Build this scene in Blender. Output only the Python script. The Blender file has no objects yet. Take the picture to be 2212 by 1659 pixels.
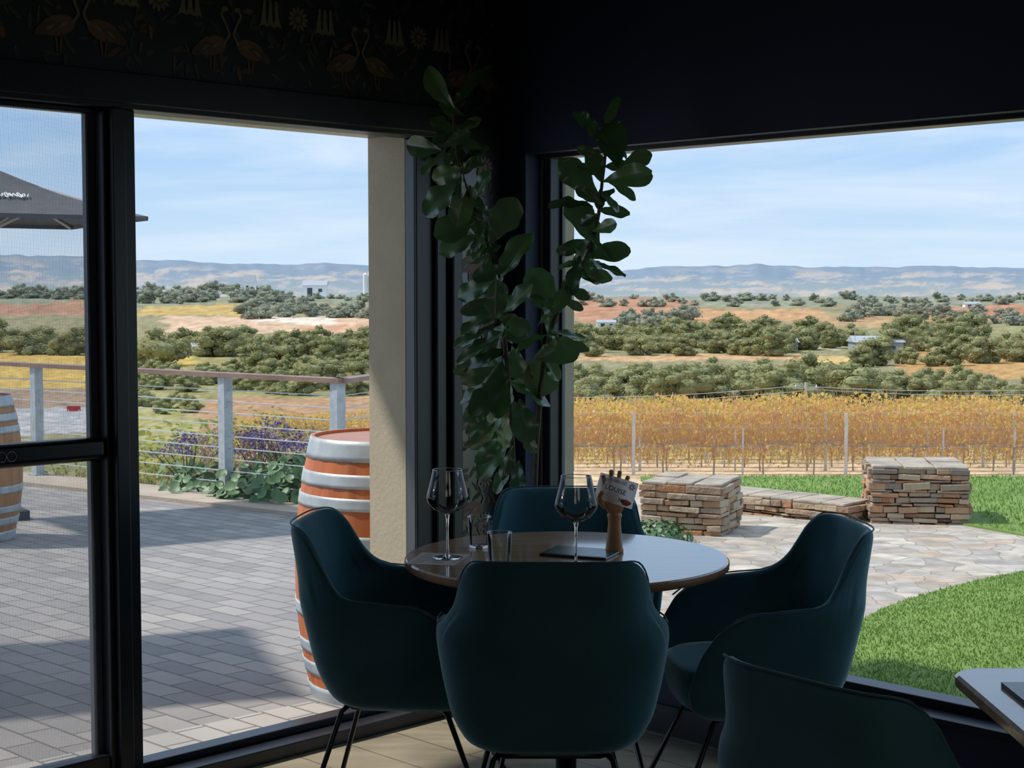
import bpy, math, random
from mathutils import Vector, Matrix, noise
random.seed(7)
R=random.random
def U(a,b): return a+(b-a)*random.random()
sc=bpy.context.scene
col=sc.collection
F=3350.0; CX=1106.0; CY=829.5; EYE=1.5
PITCH=math.atan((CY-630)/F); cp=math.cos(PITCH); sp=math.sin(PITCH)
def ray(px,py):
    u=(px-CX)/F; v=(CY-py)/F
    return Vector((u,cp+v*sp,v*cp-sp))
def at(px,py,Y):
    r=ray(px,py); return Vector((0,0,EYE))+r*(Y/r.y)
def gz(y): return -.08-.018*(y-6)
def gnd(px,py):
    r=ray(px,py); t=-1.472/(r.z+.018*r.y); return Vector((0,0,EYE))+r*t
def onz(px,py,z):
    r=ray(px,py); t=(z-EYE)/r.z; return Vector((0,0,EYE))+r*t
C0=Vector((-.03,5.75,0)); q=math.sqrt(.5)
dL=Vector((-q,-q,0)); dR=Vector((q,-q,0))
def W(a,b,z): return C0+dL*a+dR*b+Vector((0,0,z))
def s(r,g,b):
    def f(c):
        c=min(255,c)/255.; return c/12.92 if c<=.04045 else ((c+.055)/1.055)**2.4
    return (f(r),f(g),f(b),1)
# ------------------------------------------------------------ materials
def M(name,c1,c2=None,scale=5,rough=.6,metal=0,bump=0,bscale=40,island=None,detail=4,stretch=(1,1,1),sheen=0,spec=.5,lo=.35,hi=.65,coat=0,trans=0,crough=.12):
    m=bpy.data.materials.new(name); m.use_nodes=True; nt=m.node_tree; N=nt.nodes; L=nt.links
    b=N['Principled BSDF']; b.inputs['Roughness'].default_value=rough; b.inputs['Metallic'].default_value=metal
    b.inputs['Specular IOR Level'].default_value=spec
    if sheen:
        b.inputs['Sheen Weight'].default_value=sheen; b.inputs['Sheen Roughness'].default_value=.35; b.inputs['Sheen Tint'].default_value=(.5,.78,.85,1)
    if coat: b.inputs['Coat Weight'].default_value=coat; b.inputs['Coat Roughness'].default_value=crough
    b.inputs['Base Color'].default_value=c1
    tc=N.new('ShaderNodeTexCoord'); mp=N.new('ShaderNodeMapping'); mp.inputs['Scale'].default_value=stretch
    L.new(tc.outputs['Object'],mp.inputs['Vector'])
    csock=None
    if island:
        g=N.new('ShaderNodeNewGeometry'); r=N.new('ShaderNodeValToRGB')
        els=r.color_ramp.elements
        while len(els)<len(island): els.new(.5)
        for i,c in enumerate(island):
            els[i].position=i/(len(island)-1); els[i].color=c
        L.new(g.outputs['Random Per Island'],r.inputs['Fac'])
        n=N.new('ShaderNodeTexNoise'); n.inputs['Scale'].default_value=scale; L.new(mp.outputs[0],n.inputs['Vector'])
        mx=N.new('ShaderNodeMixRGB'); mx.blend_type='MULTIPLY'; mx.inputs['Fac'].default_value=.25
        L.new(r.outputs['Color'],mx.inputs['Color1']); L.new(n.outputs['Fac'],mx.inputs['Color2'])
        L.new(mx.outputs[0],b.inputs['Base Color']); csock=mx.outputs[0]
    elif c2:
        n=N.new('ShaderNodeTexNoise'); n.inputs['Scale'].default_value=scale; n.inputs['Detail'].default_value=detail
        L.new(mp.outputs[0],n.inputs['Vector'])
        r=N.new('ShaderNodeValToRGB'); r.color_ramp.elements[0].color=c1; r.color_ramp.elements[1].color=c2
        r.color_ramp.elements[0].position=lo; r.color_ramp.elements[1].position=hi
        L.new(n.outputs['Fac'],r.inputs['Fac']); L.new(r.outputs['Color'],b.inputs['Base Color']); csock=r.outputs['Color']
    if bump:
        n2=N.new('ShaderNodeTexNoise'); n2.inputs['Scale'].default_value=bscale; n2.inputs['Detail'].default_value=4
        L.new(mp.outputs[0],n2.inputs['Vector'])
        bp=N.new('ShaderNodeBump'); bp.inputs['Strength'].default_value=bump; bp.inputs['Distance'].default_value=.02
        L.new(n2.outputs['Fac'],bp.inputs['Height']); L.new(bp.outputs[0],b.inputs['Normal'])
    if trans:
        o=[x for x in N if x.type=='OUTPUT_MATERIAL'][0]; t=N.new('ShaderNodeBsdfTranslucent'); ms=N.new('ShaderNodeMixShader'); ms.inputs['Fac'].default_value=trans
        t.inputs['Color'].default_value=c1
        if csock: L.new(csock,t.inputs['Color'])
        L.new(b.outputs[0],ms.inputs[1]); L.new(t.outputs[0],ms.inputs[2]); L.new(ms.outputs[0],o.inputs['Surface'])
    return m
MT={}
MT['navy']=M('navy_paint',s(32,44,72),s(36,48,78),2,.6)
MT['ceil']=M('dark_ceiling',s(60,62,70),rough=.8)
MT['wallpaper']=M('wallpaper_ground',s(34,35,44),s(48,45,52),8,.35,coat=1,crough=.22)
MT['black']=M('black_frame',s(28,32,40),s(34,38,48),3,.35)
MT['blackgloss']=M('black_powdercoat',s(14,14,16),rough=.3)
MT['alu']=M('grey_aluminium',s(92,98,102),rough=.45,metal=.2)
MT['stucco']=M('beige_render',s(190,177,152),s(198,185,160),6,.9,bump=.12,bscale=60)
MT['teal']=M('teal_velvet',s(54,94,104),s(66,110,120),5,.8,sheen=1,bump=.05,bscale=25,lo=.3,hi=.7,spec=.2)
MT['tealpipe']=M('teal_piping',s(60,100,110),rough=.7,sheen=.4)
MT['wood']=M('table_oak',s(206,162,116),s(174,130,88),3,.3,stretch=(1,14,1),coat=1,crough=.08)
MT['woodedge']=M('table_edge',s(150,110,76),s(124,88,58),6,.5)
MT['handwood']=M('beech_hand',s(206,158,112),s(184,138,96),20,.5,stretch=(1,1,.2))
MT['paper']=M('white_paper',s(250,248,248),rough=.7,trans=.65)
MT['menu']=M('printed_menu',s(216,200,186),s(200,178,166),18,.5)
MT['ink']=M('black_ink',s(24,22,26),rough=.6)
MT['red']=M('red_ink',s(190,50,60),rough=.6)
MT['maroon']=M('maroon_print',s(120,84,84),rough=.6)
MT['orange']=M('orange_ink',s(230,130,100),rough=.6)
MT['board']=M('dark_menu_board',s(48,54,54),s(62,68,66),9,.22)
MT['pot']=M('dark_planter',s(38,38,40),s(50,50,52),7,.6)
MT['soil']=M('soil',s(50,36,26),s(30,22,16),30,.95,bump=.5)
MT['bark']=M('fig_bark',s(96,82,66),s(66,54,44),20,.85,bump=.4)
MT['leaf']=M('fig_leaf',s(54,84,50),rough=.25,island=[s(66,100,66),s(96,130,82),s(78,116,74),s(120,152,98)],scale=6,trans=.18,spec=1)
MT['galv']=M('galvanised_steel',s(196,202,204),s(172,180,184),14,.45,metal=.2)
MT['stave']=M('oiled_barrel_oak',s(214,122,66),s(182,98,52),4,.45,stretch=(6,6,.7))
MT['stavedull']=M('weathered_barrel_oak',s(190,138,92),s(158,112,74),4,.6,stretch=(6,6,.7))
MT['lid']=M('barrel_head',s(196,146,126),s(172,122,102),6,.5,stretch=(1,12,1))
MT['canopy']=M('charcoal_canvas',s(88,88,90),s(96,96,98),8,.85)
MT['white']=M('white_paint',s(232,232,230),rough=.6)
MT['emblem']=M('pale_emblem_print',s(170,172,176),rough=.6)
MT['railwood']=M('jarrah_handrail',s(156,126,110),s(134,106,92),4,.5,stretch=(1,1,1))
MT['steelcable']=M('steel_cable',s(206,210,212),rough=.4,metal=.4)
MT['kerb']=M('sandy_concrete',s(190,174,156),s(174,160,142),3,.9,bump=.2)
MT['stone']=M('dry_stone',s(170,140,110),rough=.85,island=[s(158,138,116),s(196,176,148),s(192,144,102),s(140,128,118),s(206,190,164),s(176,122,82),s(166,150,132)],scale=9,bump=1,bscale=22)
MT['cap']=M('capstone',s(184,172,154),s(152,142,128),6,.9,bump=.7,bscale=15)
MT['lawn']=M('lawn_base',s(110,138,66),s(126,154,76),1.5,.95)
MT['blade']=M('grass_blades',s(100,150,40),rough=.8,island=[s(110,142,64),s(134,164,82),s(122,152,72),s(146,172,94)],scale=3,trans=.25,spec=.2)
MT['gum']=M('gum_leaves',s(100,112,64),rough=.9,island=[s(150,150,108),s(172,168,122),s(188,180,130),s(158,156,112),s(196,180,124)],scale=.3,spec=.1,trans=.4)
MT['gumdark']=M('gum_leaves_dark',s(84,100,52),rough=.9,island=[s(134,138,94),s(158,158,108),s(180,174,122),s(146,148,100)],scale=.3,spec=.1,trans=.4)
MT['gumfar']=M('gum_leaves_haze_tint',s(116,128,98),rough=.9,island=[s(156,160,142),s(168,170,150),s(176,176,154)],scale=.3,spec=.1,trans=.3)  # distance haze painted in as a paler, greyer leaf colour
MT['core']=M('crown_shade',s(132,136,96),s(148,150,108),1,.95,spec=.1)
MT['corefar']=M('far_crown_shade',s(144,150,130),s(154,158,136),1,.95,spec=.1)  # same painted haze on the inner far crown
MT['trunk']=M('gum_trunk',s(160,148,130),s(120,108,94),3,.9)
MT['vineleaf']=M('autumn_vine_leaves',s(200,120,50),rough=.8,island=[s(236,172,110),s(252,222,120),s(226,164,108),s(254,232,140),s(246,200,110),s(200,200,110),s(230,190,136),s(224,212,120)],scale=2,trans=.5,spec=.1)
MT['cane']=M('vine_cane',s(220,182,144),s(200,158,122),10,.85)
MT['vtrunk']=M('vine_trunk',s(184,168,150),s(160,142,126),12,.95)
MT['post']=M('galvanised_post',s(220,216,208),s(198,194,186),6,.6)
MT['bigleaf']=M('garden_leaf',s(70,110,60),rough=.5,island=[s(74,106,68),s(104,138,88),s(88,122,78)],scale=5)
MT['purple']=M('purple_flowers',s(120,86,170),rough=.8,island=[s(124,104,146),s(152,134,170),s(110,92,132)],scale=5)
MT['pinkstem']=M('pink_seed_stems',s(190,140,130),rough=.8,island=[s(196,144,134),s(212,182,158),s(164,146,108)],scale=5)
MT['yelgreen']=M('yellow_green_shrub',s(150,156,60),rough=.8,island=[s(140,150,80),s(176,176,96),s(194,182,98),s(128,142,74)],scale=2,trans=.3)
MT['shedgrey']=M('grey_shed_sheet',s(160,168,176),s(144,152,160),1,.6)
MT['shedwhite']=M('white_wall',s(226,226,222),rough=.7)
MT['roof']=M('pale_roof_sheet',s(176,182,188),rough=.5)
MT['dark']=M('dark_opening',s(70,74,80),rough=.7)
MT['polewood']=M('stobie_pole',s(190,184,172),rough=.8)
MT['screen']=M('screen_wire',s(130,134,142),rough=.7)
def floor_mat():
    m=M('plank_tile_floor',s(190,176,150),s(154,144,122),2.2,.3,stretch=(1,5,1))
    nt=m.node_tree; N=nt.nodes; L=nt.links
    b=N['Principled BSDF']; cur=b.inputs['Base Color'].links[0].from_socket
    tc=N.new('ShaderNodeTexCoord'); mp=N.new('ShaderNodeMapping'); mp.inputs['Rotation'].default_value=(0,0,math.radians(45))
    br=N.new('ShaderNodeTexBrick'); br.inputs['Scale'].default_value=1; br.inputs['Brick Width'].default_value=1.2; br.inputs['Row Height'].default_value=.2
    br.inputs['Mortar Size'].default_value=.004; br.inputs['Color1'].default_value=(1,1,1,1); br.inputs['Color2'].default_value=(.8,.8,.8,1); br.inputs['Mortar'].default_value=(.45,.43,.4,1)
    L.new(tc.outputs['Object'],mp.inputs['Vector']); L.new(mp.outputs[0],br.inputs['Vector'])
    mx=N.new('ShaderNodeMixRGB'); mx.blend_type='MULTIPLY'; mx.inputs['Fac'].default_value=1
    L.new(cur,mx.inputs['Color1']); L.new(br.outputs['Color'],mx.inputs['Color2']); L.new(mx.outputs[0],b.inputs['Base Color'])
    return m
def paver_mat():
    m=bpy.data.materials.new('charcoal_block_pavers'); m.use_nodes=True; nt=m.node_tree; N=nt.nodes; L=nt.links; b=N['Principled BSDF']
    b.inputs['Roughness'].default_value=.85
    tc=N.new('ShaderNodeTexCoord'); mp=N.new('ShaderNodeMapping'); mp.inputs['Rotation'].default_value=(0,0,math.radians(45))
    L.new(tc.outputs['Object'],mp.inputs['Vector'])
    br=N.new('ShaderNodeTexBrick'); br.inputs['Scale'].default_value=1; br.inputs['Brick Width'].default_value=.26; br.inputs['Row Height'].default_value=.13
    br.inputs['Mortar Size'].default_value=.006; br.inputs['Mortar Smooth'].default_value=.2
    br.inputs['Color1'].default_value=s(144,141,140); br.inputs['Color2'].default_value=s(170,165,160); br.inputs['Mortar'].default_value=s(118,112,106)
    L.new(mp.outputs[0],br.inputs['Vector'])
    n=N.new('ShaderNodeTexNoise'); n.inputs['Scale'].default_value=3; n.inputs['Detail'].default_value=6; L.new(tc.outputs['Object'],n.inputs['Vector'])
    r=N.new('ShaderNodeValToRGB'); r.color_ramp.elements[0].color=(.74,.74,.74,1); r.color_ramp.elements[1].color=(1.1,1.08,1.05,1); L.new(n.outputs['Fac'],r.inputs['Fac'])
    mx=N.new('ShaderNodeMixRGB'); mx.blend_type='MULTIPLY'; mx.inputs['Fac'].default_value=1
    L.new(br.outputs['Color'],mx.inputs['Color1']); L.new(r.outputs['Color'],mx.inputs['Color2']); L.new(mx.outputs[0],b.inputs['Base Color'])
    bp=N.new('ShaderNodeBump'); bp.invert=True; bp.inputs['Strength'].default_value=.6; bp.inputs['Distance'].default_value=.01; L.new(br.outputs['Fac'],bp.inputs['Height']); L.new(bp.outputs[0],b.inputs['Normal'])
    return m
def flag_mat(name,scale,cols,grout):
    m=bpy.data.materials.new(name); m.use_nodes=True; nt=m.node_tree; N=nt.nodes; L=nt.links; b=N['Principled BSDF']; b.inputs['Roughness'].default_value=.85
    tc=N.new('ShaderNodeTexCoord')
    nz=N.new('ShaderNodeTexNoise'); nz.inputs['Scale'].default_value=2.5; L.new(tc.outputs['Object'],nz.inputs['Vector'])
    av=N.new('ShaderNodeVectorMath'); av.operation='MULTIPLY_ADD'; av.inputs[1].default_value=(.25,.25,.25)
    L.new(nz.outputs['Color'],av.inputs[0]); L.new(tc.outputs['Object'],av.inputs[2])
    v1=N.new('ShaderNodeTexVoronoi'); v1.inputs['Scale'].default_value=scale; v1.voronoi_dimensions='2D'
    v2=N.new('ShaderNodeTexVoronoi'); v2.inputs['Scale'].default_value=scale; v2.feature='DISTANCE_TO_EDGE'; v2.voronoi_dimensions='2D'
    L.new(av.outputs[0],v1.inputs['Vector']); L.new(av.outputs[0],v2.inputs['Vector'])
    sx=N.new('ShaderNodeSeparateColor'); L.new(v1.outputs['Color'],sx.inputs[0])
    r=N.new('ShaderNodeValToRGB'); e=r.color_ramp.elements
    while len(e)<len(cols): e.new(.5)
    for i,c in enumerate(cols): e[i].position=i/(len(cols)-1); e[i].color=c
    L.new(sx.outputs[0],r.inputs['Fac'])
    n3=N.new('ShaderNodeTexNoise'); n3.inputs['Scale'].default_value=7; n3.inputs['Detail'].default_value=8; L.new(tc.outputs['Object'],n3.inputs['Vector'])
    r3=N.new('ShaderNodeValToRGB'); r3.color_ramp.elements[0].color=(.66,.65,.63,1); r3.color_ramp.elements[0].position=.3; r3.color_ramp.elements[1].position=.7; r3.color_ramp.elements[1].color=(1.15,1.15,1.15,1); L.new(n3.outputs['Fac'],r3.inputs['Fac'])
    m3=N.new('ShaderNodeMixRGB'); m3.blend_type='MULTIPLY'; m3.inputs['Fac'].default_value=1; L.new(r.outputs['Color'],m3.inputs['Color1']); L.new(r3.outputs['Color'],m3.inputs['Color2'])
    g=N.new('ShaderNodeValToRGB'); g.color_ramp.elements[0].position=.01; g.color_ramp.elements[1].position=.04; L.new(v2.outputs['Distance'],g.inputs['Fac'])
    mx=N.new('ShaderNodeMixRGB'); mx.inputs['Color1'].default_value=grout; L.new(g.outputs['Color'],mx.inputs['Fac']); L.new(m3.outputs[0],mx.inputs['Color2'])
    L.new(mx.outputs[0],b.inputs['Base Color'])
    bp=N.new('ShaderNodeBump'); bp.inputs['Strength'].default_value=.35; bp.inputs['Distance'].default_value=.015; L.new(g.outputs['Color'],bp.inputs['Height']); L.new(bp.outputs[0],b.inputs['Normal'])
    return m
MT['floor']=floor_mat(); MT['paver']=paver_mat()
MT['flag']=flag_mat('crazy_stone_paving',5.0,[s(184,177,164),s(202,193,178),s(170,159,144),s(192,185,176),s(168,162,154),s(196,176,156)],s(156,144,128))
def ware_mat():
    m=bpy.data.materials.new('drinking_glass'); m.use_nodes=True; nt=m.node_tree; N=nt.nodes; L=nt.links; N.clear()
    o=N.new('ShaderNodeOutputMaterial'); mx=N.new('ShaderNodeMixShader'); t=N.new('ShaderNodeBsdfTransparent'); g=N.new('ShaderNodeBsdfGlossy'); g.inputs['Roughness'].default_value=.05
    t.inputs['Color'].default_value=(.99,.995,.995,1)
    fr=N.new('ShaderNodeLayerWeight'); fr.inputs['Blend'].default_value=.3
    L.new(fr.outputs['Fresnel'],mx.inputs['Fac']); L.new(t.outputs[0],mx.inputs[1]); L.new(g.outputs[0],mx.inputs[2]); L.new(mx.outputs[0],o.inputs['Surface'])
    return m
MT['ware']=ware_mat()
def solidglass():
    m=bpy.data.materials.new('crystal_stem'); m.use_nodes=True; b=m.node_tree.nodes['Principled BSDF']
    b.inputs['Transmission Weight'].default_value=1; b.inputs['Roughness'].default_value=.02; b.inputs['IOR'].default_value=1.45; return m
MT['stemglass']=solidglass()
MT['rimglint']=M('painted_rim_glint',s(226,232,236),rough=.15,metal=.5)  # pale opaque colour paints the bright glint along clear rims
# ------------------------------------------------------------ mesh builder
class MB:
    def __init__(self): self.v=[]; self.f=[]; self.m=[]
    def add(self,vs,fs,mi=0):
        o=len(self.v); self.v+= [tuple(p) for p in vs]
        for f in fs: self.f.append(tuple(i+o for i in f)); self.m.append(mi)
    def hexa(self,p,mi=0):
        self.add(p,[(0,3,2,1),(4,5,6,7),(0,1,5,4),(1,2,6,5),(2,3,7,6),(3,0,4,7)],mi)
    def box(self,c,sz,rz=0,mi=0,tilt=None):
        x,y,z=sz[0]/2,sz[1]/2,sz[2]/2; Mx=Matrix.Rotation(rz,3,'Z')
        if tilt: Mx=Mx@tilt
        P=[Vector(c)+Mx@Vector(k) for k in [(-x,-y,-z),(x,-y,-z),(x,y,-z),(-x,y,-z),(-x,-y,z),(x,-y,z),(x,y,z),(-x,y,z)]]
        self.hexa(P,mi)
    def wbox(self,a0,a1,b0,b1,z0,z1,mi=0):
        self.hexa([W(a0,b0,z0),W(a1,b0,z0),W(a1,b1,z0),W(a0,b1,z0),W(a0,b0,z1),W(a1,b0,z1),W(a1,b1,z1),W(a0,b1,z1)],mi)
    def rings(self,rs,closed=True,cap=True,mi=0):
        n=len(rs[0]); vs=[p for r in rs for p in r]; fs=[]
        for i in range(len(rs)-1):
            for j in range(n if closed else n-1):
                k=(j+1)%n; fs.append((i*n+j,i*n+k,(i+1)*n+k,(i+1)*n+j))
        if cap: fs.append(tuple(range(n-1,-1,-1))); fs.append(tuple((len(rs)-1)*n+j for j in range(n)))
        self.add(vs,fs,mi)
    def tube(self,pts,r,n=8,mi=0):
        pts=[Vector(p) for p in pts]; rs=[]
        for i,p in enumerate(pts):
            d=(pts[min(i+1,len(pts)-1)]-pts[max(i-1,0)])
            if d.length<1e-9: d=Vector((0,0,1))
            d.normalize(); up=Vector((0,0,1)) if abs(d.z)<.95 else Vector((1,0,0))
            x=d.cross(up).normalized(); y=d.cross(x).normalized(); rr=r[i] if isinstance(r,(list,tuple)) else r
            rs.append([p+x*math.cos(2*math.pi*k/n)*rr+y*math.sin(2*math.pi*k/n)*rr for k in range(n)])
        self.rings(rs,mi=mi)
    def lathe(self,prof,n=32,c=(0,0,0),mi=0,cap=True):
        self.rings([[Vector((c[0]+max(r,1e-4)*math.cos(2*math.pi*k/n),c[1]+max(r,1e-4)*math.sin(2*math.pi*k/n),c[2]+z)) for k in range(n)] for r,z in prof],cap=cap,mi=mi)
    def card(self,c,nrm,w,h,ang,mi=0):
        nrm=Vector(nrm).normalized(); up=Vector((0,0,1)) if abs(nrm.z)<.9 else Vector((1,0,0))
        x=nrm.cross(up).normalized(); y=nrm.cross(x); ca,sa=math.cos(ang),math.sin(ang)
        X=(x*ca+y*sa)*w/2; Y=(y*ca-x*sa)*h/2; c=Vector(c)
        self.add([c-X*.2-Y,c+X-Y*.1,c+X*.3+Y,c-X+Y*.2],[(0,1,2,3)],mi)
    def build(self,name,mat,parent=None,smooth=False,kind=None,**kw):
        me=bpy.data.meshes.new(name); me.from_pydata(self.v,[],self.f)
        ms=mat if isinstance(mat,(list,tuple)) else [mat]
        for m in ms: me.materials.append(m)
        me.polygons.foreach_set('material_index',self.m)
        if smooth: me.polygons.foreach_set('use_smooth',[True]*len(me.polygons))
        me.update(); o=bpy.data.objects.new(name,me); col.objects.link(o)
        if parent: o.parent=parent
        if kind: o['kind']=kind
        for k,v in kw.items(): o[k]=v
        return o
def bev(o,w=.005,seg=2):
    m=o.modifiers.new('b','BEVEL'); m.width=w; m.segments=seg; m.limit_method='ANGLE'; return o
def empty(name,loc,label,cat,group=None,rz=0,scale=1):
    o=bpy.data.objects.new(name,None); col.objects.link(o); o.location=loc; o.rotation_euler=(0,0,rz); o.scale=(scale,)*3
    o.empty_display_size=.1
    o['label']=label; o['category']=cat
    if group: o['group']=group
    return o
KIDS={}
def dup(root,loc,rz,label=None,scale=None,group=None):
    r=root.copy(); col.objects.link(r); r.location=loc; r.rotation_euler=(0,0,rz)
    if scale is not None: r.scale=scale if isinstance(scale,tuple) else (scale,)*3
    if label: r['label']=label
    if group: r['group']=group
    if root.name not in KIDS: KIDS[root.name]=[(c,list(c.children)) for c in root.children]
    for ch,gs in KIDS[root.name]:
        c=ch.copy(); col.objects.link(c); c.parent=r
        for g in gs:
            d=g.copy(); col.objects.link(d); d.parent=c
    return r
def interp(tab,x):
    if x<=tab[0][0]: return tab[0][1]
    for (x0,y0),(x1,y1) in zip(tab,tab[1:]):
        if x<=x1: return y0+(y1-y0)*(x-x0)/(x1-x0)
    return tab[-1][1]
D=math.radians
# ------------------------------------------------------------ room shell
b=MB(); b.wbox(-.1,8,-.1,8,-.03,0); b.build('floor',MT['floor'],kind='structure')
b=MB(); b.wbox(-.25,8.1,-.25,8.1,2.8,2.9); b.build('ceiling',MT['ceil'],kind='structure')
b=MB(); b.wbox(.0,8,-.25,0,2.05,2.8); b.wbox(0,.25,-.05,0,0,2.05); b.wbox(2.75,8,-.25,0,0,2.05)
wl=b.build('wall_left',MT['wallpaper'],kind='structure')
b=MB(); b.wbox(-.25,0,0,8,2.0,2.8); b.wbox(-.08,0,0,.112,0,2.0); b.wbox(-.2,0,.112,3.4,0,.24); b.wbox(-.25,0,3.4,8,0,2.0)
b.build('wall_right',MT['navy'],kind='structure')
MT['rearwall']=M('rear_wall_paint',s(100,102,110),rough=.8)
b=MB(); b.wbox(8,8.1,0,8,0,2.8); b.build('wall_back',MT['rearwall'],kind='structure')
b=MB(); b.wbox(0,8,8,8.1,0,2.8); b.build('wall_side',MT['rearwall'],kind='structure')
b=MB(); b.wbox(-.25,.44,-.25,-.05,-.25,2.8); b.wbox(-.25,-.08,-.05,.1225,-.25,2.8)
b.build('wall_corner',MT['stucco'],kind='structure')
b=MB(); b.wbox(-.45,8,-1.2,-.25,2.74,2.84); b.wbox(-.45,-.25,-.25,8,2.74,2.84); b.build('added_eave_1',MT['white'],kind='structure')  # unseen eave, added to keep direct sun out of the room
b=MB(); b.wbox(0,.015,.2,3.4,0,.1); b.build('baseboard_right',MT['black'],kind='structure')
# left glazing frames
b=MB()
b.wbox(.25,2.75,-.05,.045,2.035,2.12); b.wbox(.25,2.75,.045,.06,2.05,2.14)
b.wbox(.25,2.75,-.05,.10,0,.045); b.wbox(.25,2.75,-.05,.02,.045,.07)
b.wbox(.255,.30,-.05,.05,.045,2.035); b.wbox(.315,.36,-.05,.03,.045,2.035); b.wbox(.30,.315,-.05,.0,.045,2.035); b.wbox(.36,.44,-.05,.01,.045,2.035)
b.wbox(1.565,1.61,-.05,.03,.045,2.035); b.wbox(1.61,1.655,-.05,.055,.045,2.035)
w1=b.build('window_1',MT['black'],kind='structure'); bev(w1,.004)
b=MB(); b.wbox(.432,.442,-.045,.0,.05,2.03); b.build('window_trim',MT['alu'],w1)
b=MB(); b.wbox(1.655,1.672,-.04,.03,.045,2.03); b.wbox(2.6,2.68,-.04,.02,.045,2.03); b.wbox(1.67,2.6,-.04,.0,2.018,2.035); b.wbox(1.67,2.6,-.04,.02,.045,.12)
d1=b.build('door_1',MT['black'],kind='structure'); bev(d1,.004)
d_z0=at(100,1003,W(1.85,0,0).y).z; d_z1=at(100,952,W(1.85,0,0).y).z
b=MB(); b.wbox(1.672,1.70,-.04,-.02,.12,2.02); b.build('inner_stile',M('grey_stile',s(74,80,90),rough=.4),d1)
b=MB(); b.wbox(1.67,2.6,-.03,.03,d_z0,d_z1); o=b.build('mid_rail',MT['blackgloss'],d1); bev(o,.02,4)
b=MB(); a=1.70
while a<2.6: b.wbox(a,a+.00032,-.0115,-.0110,.11,2.02); a+=.0034
z=.11
while z<2.02: b.wbox(1.695,2.6,-.0115,-.0110,z,z+.0003); z+=.0034
b.build('screen',MT['screen'],d1)
for k in range(2):
    b=MB(); cc=W(1.975+.03*k,.032,(d_z0+d_z1)/2)
    b.tube([cc+dL*math.cos(t)*.014+Vector((0,0,math.sin(t)*.014)) for t in [i*math.pi/12 for i in range(25)]],.0012,6)
    b.build('ring_emblem',MT['emblem'],d1)
# right window
b=MB()
b.wbox(-.14,-.08,.09,.16,.24,2.0); b.wbox(-.14,-.06,.16,3.4,.24,.29); b.wbox(-.14,-.06,.09,3.4,1.985,2.03); b.wbox(-.14,-.06,3.33,3.4,.24,2.0)
b.wbox(-.06,.03,.112,3.4,.24,.262)
w2=b.build('window_2',MT['black'],kind='structure'); bev(w2,.004)
b=MB(); b.wbox(-.15,-.135,.15,.17,.28,2.0); b.build('window_trim',MT['alu'],w2)
# wallpaper figures
MT['wp_or']=M('wallpaper_coral',s(118,80,64),rough=.5); MT['wp_cr']=M('wallpaper_cream',s(126,112,96),rough=.5)
MT['wp_lf']=M('wallpaper_leaf',s(54,66,72),s(72,64,58),20,.5); MT['wp_rd']=M('wallpaper_rust',s(92,66,58),rough=.5)
b=MB()
def poly(pts,mi,off): b.add([W(a,off,z) for a,z in pts],[tuple(range(len(pts)))],mi)
def ell(a,z,ra,rz,mi,off,rot=0,n=14):
    poly([(a+ra*math.cos(t)*math.cos(rot)-rz*math.sin(t)*math.sin(rot),z+ra*math.cos(t)*math.sin(rot)+rz*math.sin(t)*math.cos(rot)) for t in [2*math.pi*i/n for i in range(n)]],mi,off)
def strip(pts,w,mi,off):
    for (a0,z0),(a1,z1) in zip(pts,pts[1:]):
        dx,dz=a1-a0,z1-z0; l=math.hypot(dx,dz) or 1; nx,nz=-dz/l*w/2,dx/l*w/2
        poly([(a0-nx,z0-nz),(a1-nx,z1-nz),(a1+nx,z1+nz),(a0+nx,z0+nz)],mi,off)
def wader(a,z,d):
    ell(a+d*.06,z,.055,.03,0,.003,-.25*d); ell(a+d*.10,z-.012,.04,.016,3,.0035,-.5*d)
    for k in range(4): ell(a+d*(.045+.02*k),z+.004-k*.006,.018,.005,3 if k%2 else 1,.0038,-.5*d,8)
    strip([(a+d*.015,z+.01),(a-d*.005,z+.04),(a+d*.01,z+.075),(a+d*.025,z+.10),(a+d*.015,z+.12)],.008,1,.0035)
    ell(a+d*.012,z+.118,.012,.008,1,.004); strip([(a+d*.0,z+.118),(a-d*.012,z+.10)],.006,3,.004)
    strip([(a+d*.05,z-.02),(a+d*.055,z-.075)],.005,0,.003); strip([(a+d*.07,z-.02),(a+d*.065,z-.075)],.005,0,.003)
def bellf(a,z):
    for k in (-1,0,1):
        x=a+k*.022; poly([(x-.004,z+.05),(x+.004,z+.05),(x+.009+k*.004,z-.01),(x+.017+k*.006,z-.035),(x+k*.008,z-.028),(x-.017+k*.006,z-.035),(x-.009+k*.004,z-.01)],1,.003)
def sunf(a,z):
    for k in range(12):
        t=k*math.pi/6; ell(a+.028*math.cos(t),z+.028*math.sin(t),.013,.006,1,.003,t,8)
    ell(a,z,.02,.02,3,.0035); ell(a,z,.011,.011,1,.004)
P=.52
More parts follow.
